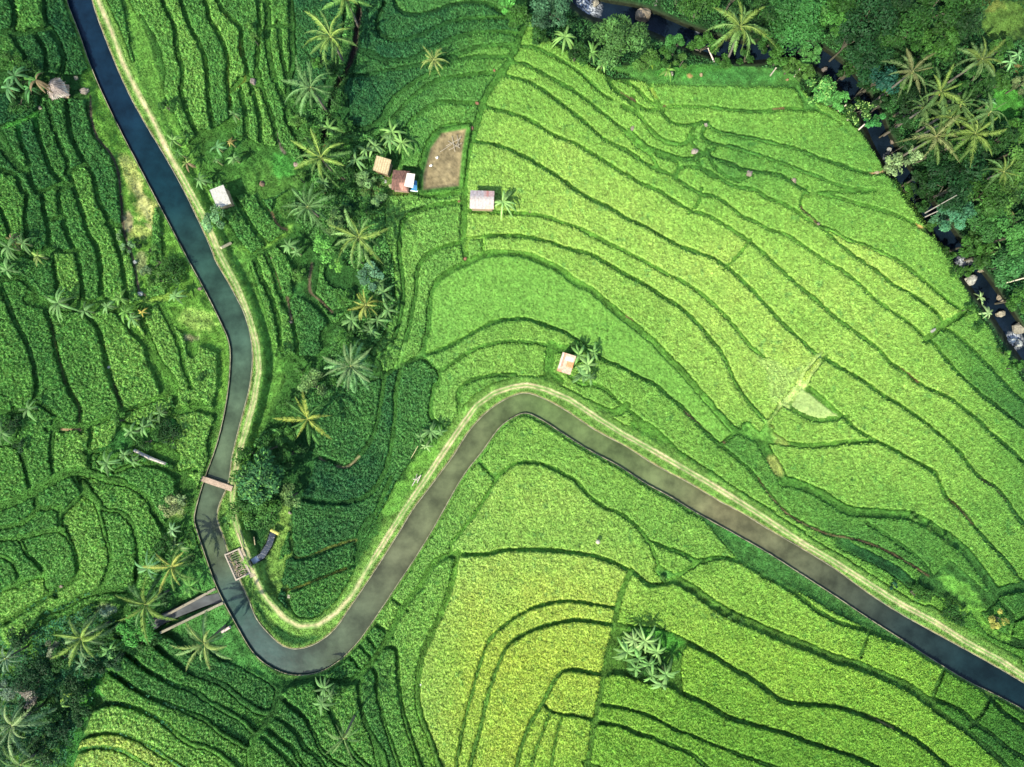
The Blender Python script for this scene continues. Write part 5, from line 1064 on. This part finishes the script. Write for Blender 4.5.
# lower left woods
for a in [(135,628,20,5,'dense bright green tree',(.06,.22,.035)),(35,674,24,4.5,'dark bluish green tree',TL),(75,690,18,4,'dark green tree',D1),(108,612,9,3,'pale grey green tree',(.15,.22,.12)),(48,712,16,4,'dark green tree',D2),(38,752,20,4,'dark green tree',D1),(30,697,12,3.2,'dusty pinkish grey tree',(.30,.27,.21)),(24,688,9,3,'pale grey tree',(.24,.26,.18)),(8,690,12,4,'pale grey green tree',(.13,.2,.12)),(60,660,14,4,'dark green tree',D2),(52,648,8,3,'grey tinted tree',(.15,.18,.1)),(100,640,16,4,'dark green tree',D2),(95,668,12,3.5,'dark green tree',D1),(115,660,12,3.5,'dark bluish green tree',TL),(20,640,14,4,'dark green tree',D1),
          (60,735,16,4,'dark bluish green tree',TL),(80,715,14,3,'dark green tree',D1),(5,750,18,4,'dark bluish green tree',TL),(145,640,12,3.5,'dark green tree',D2),(85,618,10,3,'dark green tree',D2),(165,598,9,3,'dark green tree',D1),(22,712,14,3.5,'dark green tree',D1),(168,545,14,3,'dark green tree',D2),(190,560,9,2.5,'dark green tree',D2)]:
    leafy(*a, group='trees in the lower left woods')
# right hand woods along the river
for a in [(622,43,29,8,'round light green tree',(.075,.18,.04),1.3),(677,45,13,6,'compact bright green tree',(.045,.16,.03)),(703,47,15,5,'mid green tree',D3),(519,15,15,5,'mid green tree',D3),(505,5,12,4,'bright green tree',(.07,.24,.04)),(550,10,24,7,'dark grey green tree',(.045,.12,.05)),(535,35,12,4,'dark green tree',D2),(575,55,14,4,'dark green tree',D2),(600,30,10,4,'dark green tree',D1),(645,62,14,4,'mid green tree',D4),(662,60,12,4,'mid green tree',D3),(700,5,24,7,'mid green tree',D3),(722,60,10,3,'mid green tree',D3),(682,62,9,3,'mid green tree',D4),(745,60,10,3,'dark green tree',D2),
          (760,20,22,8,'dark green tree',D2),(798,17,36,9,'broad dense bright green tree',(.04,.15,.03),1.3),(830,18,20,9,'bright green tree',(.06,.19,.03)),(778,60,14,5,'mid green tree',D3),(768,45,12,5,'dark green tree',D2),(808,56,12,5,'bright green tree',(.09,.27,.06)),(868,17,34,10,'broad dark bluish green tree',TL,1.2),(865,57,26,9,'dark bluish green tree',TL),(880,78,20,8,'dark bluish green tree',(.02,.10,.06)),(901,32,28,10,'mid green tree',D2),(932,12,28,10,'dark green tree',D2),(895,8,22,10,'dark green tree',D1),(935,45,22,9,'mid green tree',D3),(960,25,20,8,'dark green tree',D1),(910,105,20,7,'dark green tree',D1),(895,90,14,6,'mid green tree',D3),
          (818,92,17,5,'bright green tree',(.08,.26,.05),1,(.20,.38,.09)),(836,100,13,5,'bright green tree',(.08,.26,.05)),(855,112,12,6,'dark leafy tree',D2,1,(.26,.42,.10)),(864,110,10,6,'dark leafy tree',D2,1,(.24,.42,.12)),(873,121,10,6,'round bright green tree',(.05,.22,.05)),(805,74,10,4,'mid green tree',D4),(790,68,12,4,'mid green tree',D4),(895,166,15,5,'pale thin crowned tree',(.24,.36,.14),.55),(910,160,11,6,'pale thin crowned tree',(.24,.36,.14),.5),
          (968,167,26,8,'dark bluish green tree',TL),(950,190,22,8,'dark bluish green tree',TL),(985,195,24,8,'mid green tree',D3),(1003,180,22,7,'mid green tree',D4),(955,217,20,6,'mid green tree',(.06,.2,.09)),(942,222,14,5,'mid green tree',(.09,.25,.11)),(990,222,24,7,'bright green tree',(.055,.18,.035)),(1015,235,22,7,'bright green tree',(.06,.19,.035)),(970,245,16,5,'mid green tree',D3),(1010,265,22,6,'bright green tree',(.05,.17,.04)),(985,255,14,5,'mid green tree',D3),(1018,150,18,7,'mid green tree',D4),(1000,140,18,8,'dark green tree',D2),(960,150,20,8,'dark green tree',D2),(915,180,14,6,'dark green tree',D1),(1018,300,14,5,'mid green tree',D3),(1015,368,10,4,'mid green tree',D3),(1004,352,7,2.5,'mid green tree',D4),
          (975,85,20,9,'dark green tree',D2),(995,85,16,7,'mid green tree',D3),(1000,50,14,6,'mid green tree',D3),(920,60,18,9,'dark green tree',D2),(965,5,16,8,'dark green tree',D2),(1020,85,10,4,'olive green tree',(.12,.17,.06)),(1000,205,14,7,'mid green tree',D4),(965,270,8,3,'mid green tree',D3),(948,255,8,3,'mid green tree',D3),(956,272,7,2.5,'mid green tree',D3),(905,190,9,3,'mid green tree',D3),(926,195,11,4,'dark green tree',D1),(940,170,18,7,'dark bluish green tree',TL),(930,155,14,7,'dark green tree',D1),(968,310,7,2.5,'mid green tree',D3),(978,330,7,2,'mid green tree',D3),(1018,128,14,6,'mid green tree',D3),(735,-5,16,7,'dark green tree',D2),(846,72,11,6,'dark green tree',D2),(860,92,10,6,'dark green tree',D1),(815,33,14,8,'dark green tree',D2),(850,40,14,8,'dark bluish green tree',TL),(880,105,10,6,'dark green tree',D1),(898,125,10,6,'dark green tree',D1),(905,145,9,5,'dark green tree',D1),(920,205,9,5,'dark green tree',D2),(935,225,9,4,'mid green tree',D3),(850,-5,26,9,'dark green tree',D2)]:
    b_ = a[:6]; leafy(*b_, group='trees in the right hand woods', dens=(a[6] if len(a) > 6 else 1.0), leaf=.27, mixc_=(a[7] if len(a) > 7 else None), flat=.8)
for x, y, x2, y2 in ((837,112,846,105),(846,121,852,116),(857,131,865,124),(770,76,776,68),(794,77,800,69),(715,64,708,48)):   # slim bare trunks on the brink
    autolabel(tag(tubes('bare_trunk', None, 'trunk', [[pos(x, y, -.2), w3(x2, y2, zg(x2, y2)+3.2)]], [.12,.09], (.50,.42,.34)), None, None, 'slim trunks on the brink'), 'slim pale bare trunk', x, y)
# undergrowth below the trees
def under(name, masks, label, c, hgt, dens, seed):
    r0 = np.random.default_rng(seed); w_ = np.zeros(G.shape, bool)
    for f in masks: w_ |= f
    w_ &= (GX > -60) & (GX < 1085) & (GY > -60) & (GY < 825) & (DR > 15) & (SC > 6) & (DT > 8) & (d1 > 2) & (d2 > 3)
    lump = np.clip(vnoise(7, seed)+.5*vnoise(3.5, seed+1)+.55, 0, 1.4)*hgt; pj, pi = np.nonzero(w_ & (r0.random(G.shape) < dens) & (lump > .12)); n = len(pj)
    px = GX[pj,pi]+r0.uniform(-.5,.5,n); py = GY[pj,pi]+r0.uniform(-.5,.5,n); z = G[pj,pi]+lump[pj,pi]*r0.uniform(.4, 1.05, n); k = S*(H-z)/H; P = np.stack([(px-512)*k, (383.5-py)*k, z], -1); s_ = .21*r0.uniform(.6, 1.4, n)
    nrm = r0.normal(0, .5, (n, 3))+np.array((0,0,.7)); nrm /= np.linalg.norm(nrm, axis=1)[:,None]; t1 = np.cross(nrm, r0.normal(0, 1, (n, 3))); t1 /= np.linalg.norm(t1, axis=1)[:,None]; t2 = np.cross(nrm, t1)
    V = np.stack([P-t1*s_[:,None]*.8, P+t2*s_[:,None]*.4, P+t1*s_[:,None]*.8, P-t2*s_[:,None]*.4], 1).reshape(-1, 3); cc = (np.array(c)*(1+.5*vnoise(12, seed+3))[pj,pi][:,None])*r0.uniform(.6, 1.4, (n, 1))
    tag(mesh(name, V, np.arange(n*4).reshape(-1, 4), np.repeat(cc, 4, 0), M['leaf']), label, 'undergrowth', kind='stuff')
woods = (SDF['jungle'] < -2) & ~(((GX-1005)/24)**2+((GY-22)/22)**2 < 1) & ~(((GX-1005)/20)**2+((GY-104)/18)**2 < 1) & ~(SDF['slope'] < 0)
ll = (D < -2) & (GX < 185) & (GY > 590) & (GY > 1.1*(GX-60)+560+0*GX) & (SC > 12)
under('undergrowth', [woods], 'tangled green undergrowth beneath the woods along the river', (.03,.105,.025), 1.3, .8, 50)
under('undergrowth', [ll & ~((np.abs((GX-78)-(767-GY)*.35) < 10) & (GY > 690))], 'dark undergrowth beneath the palms in the lower left woods', (.025,.11,.04), 1.1, .75, 60)
under('undergrowth', [(SDF['gully'] < -1), (SDF['weir_yard'] < -2) & (GX < 275) & (GY < 530), (np.hypot(GX-275, GY-450) < 22)], 'leafy undergrowth beneath the palms of the gully', (.06,.17,.035), 1.5, .9, 70)
settle_labels()
# ------------------------------------------------------------------ light and camera
sc = bpy.context.scene
AZ = math.atan2(-.62, -.78); EL = R(50)      # towards the sun, from +Y clockwise: lower left of the picture
sun = bpy.data.lights.new('sun', 'SUN'); sun.energy = 3.6; sun.angle = R(.6); sun.color = (1.0, .94, .78); so = bpy.data.objects.new('sun', sun); col.objects.link(so)
from mathutils import Vector
sd = Vector((math.sin(AZ)*math.cos(EL), math.cos(AZ)*math.cos(EL), math.sin(EL))); so.rotation_euler = sd.to_track_quat('Z', 'Y').to_euler()
w = bpy.data.worlds.new('World'); sc.world = w; w.use_nodes = True; nt = w.node_tree; sk = nt.nodes.new('ShaderNodeTexSky'); sk.sky_type = 'NISHITA'; sk.sun_disc = False; sk.sun_elevation = EL; sk.sun_rotation = AZ
nt.links.new(sk.outputs[0], nt.nodes['Background'].inputs[0]); nt.nodes['Background'].inputs[1].default_value = .15
cam = bpy.data.cameras.new('camera'); cam.sensor_width = 36; cam.lens = 36*H/(1024*S); cam.clip_end = 8000; co = bpy.data.objects.new('camera', cam); col.objects.link(co); co.location = (0, 0, H); sc.camera = co
sc.view_settings.view_transform = 'Standard'; sc.view_settings.look = 'None'; sc.view_settings.gamma = 1; sc.view_settings.exposure = EXPO
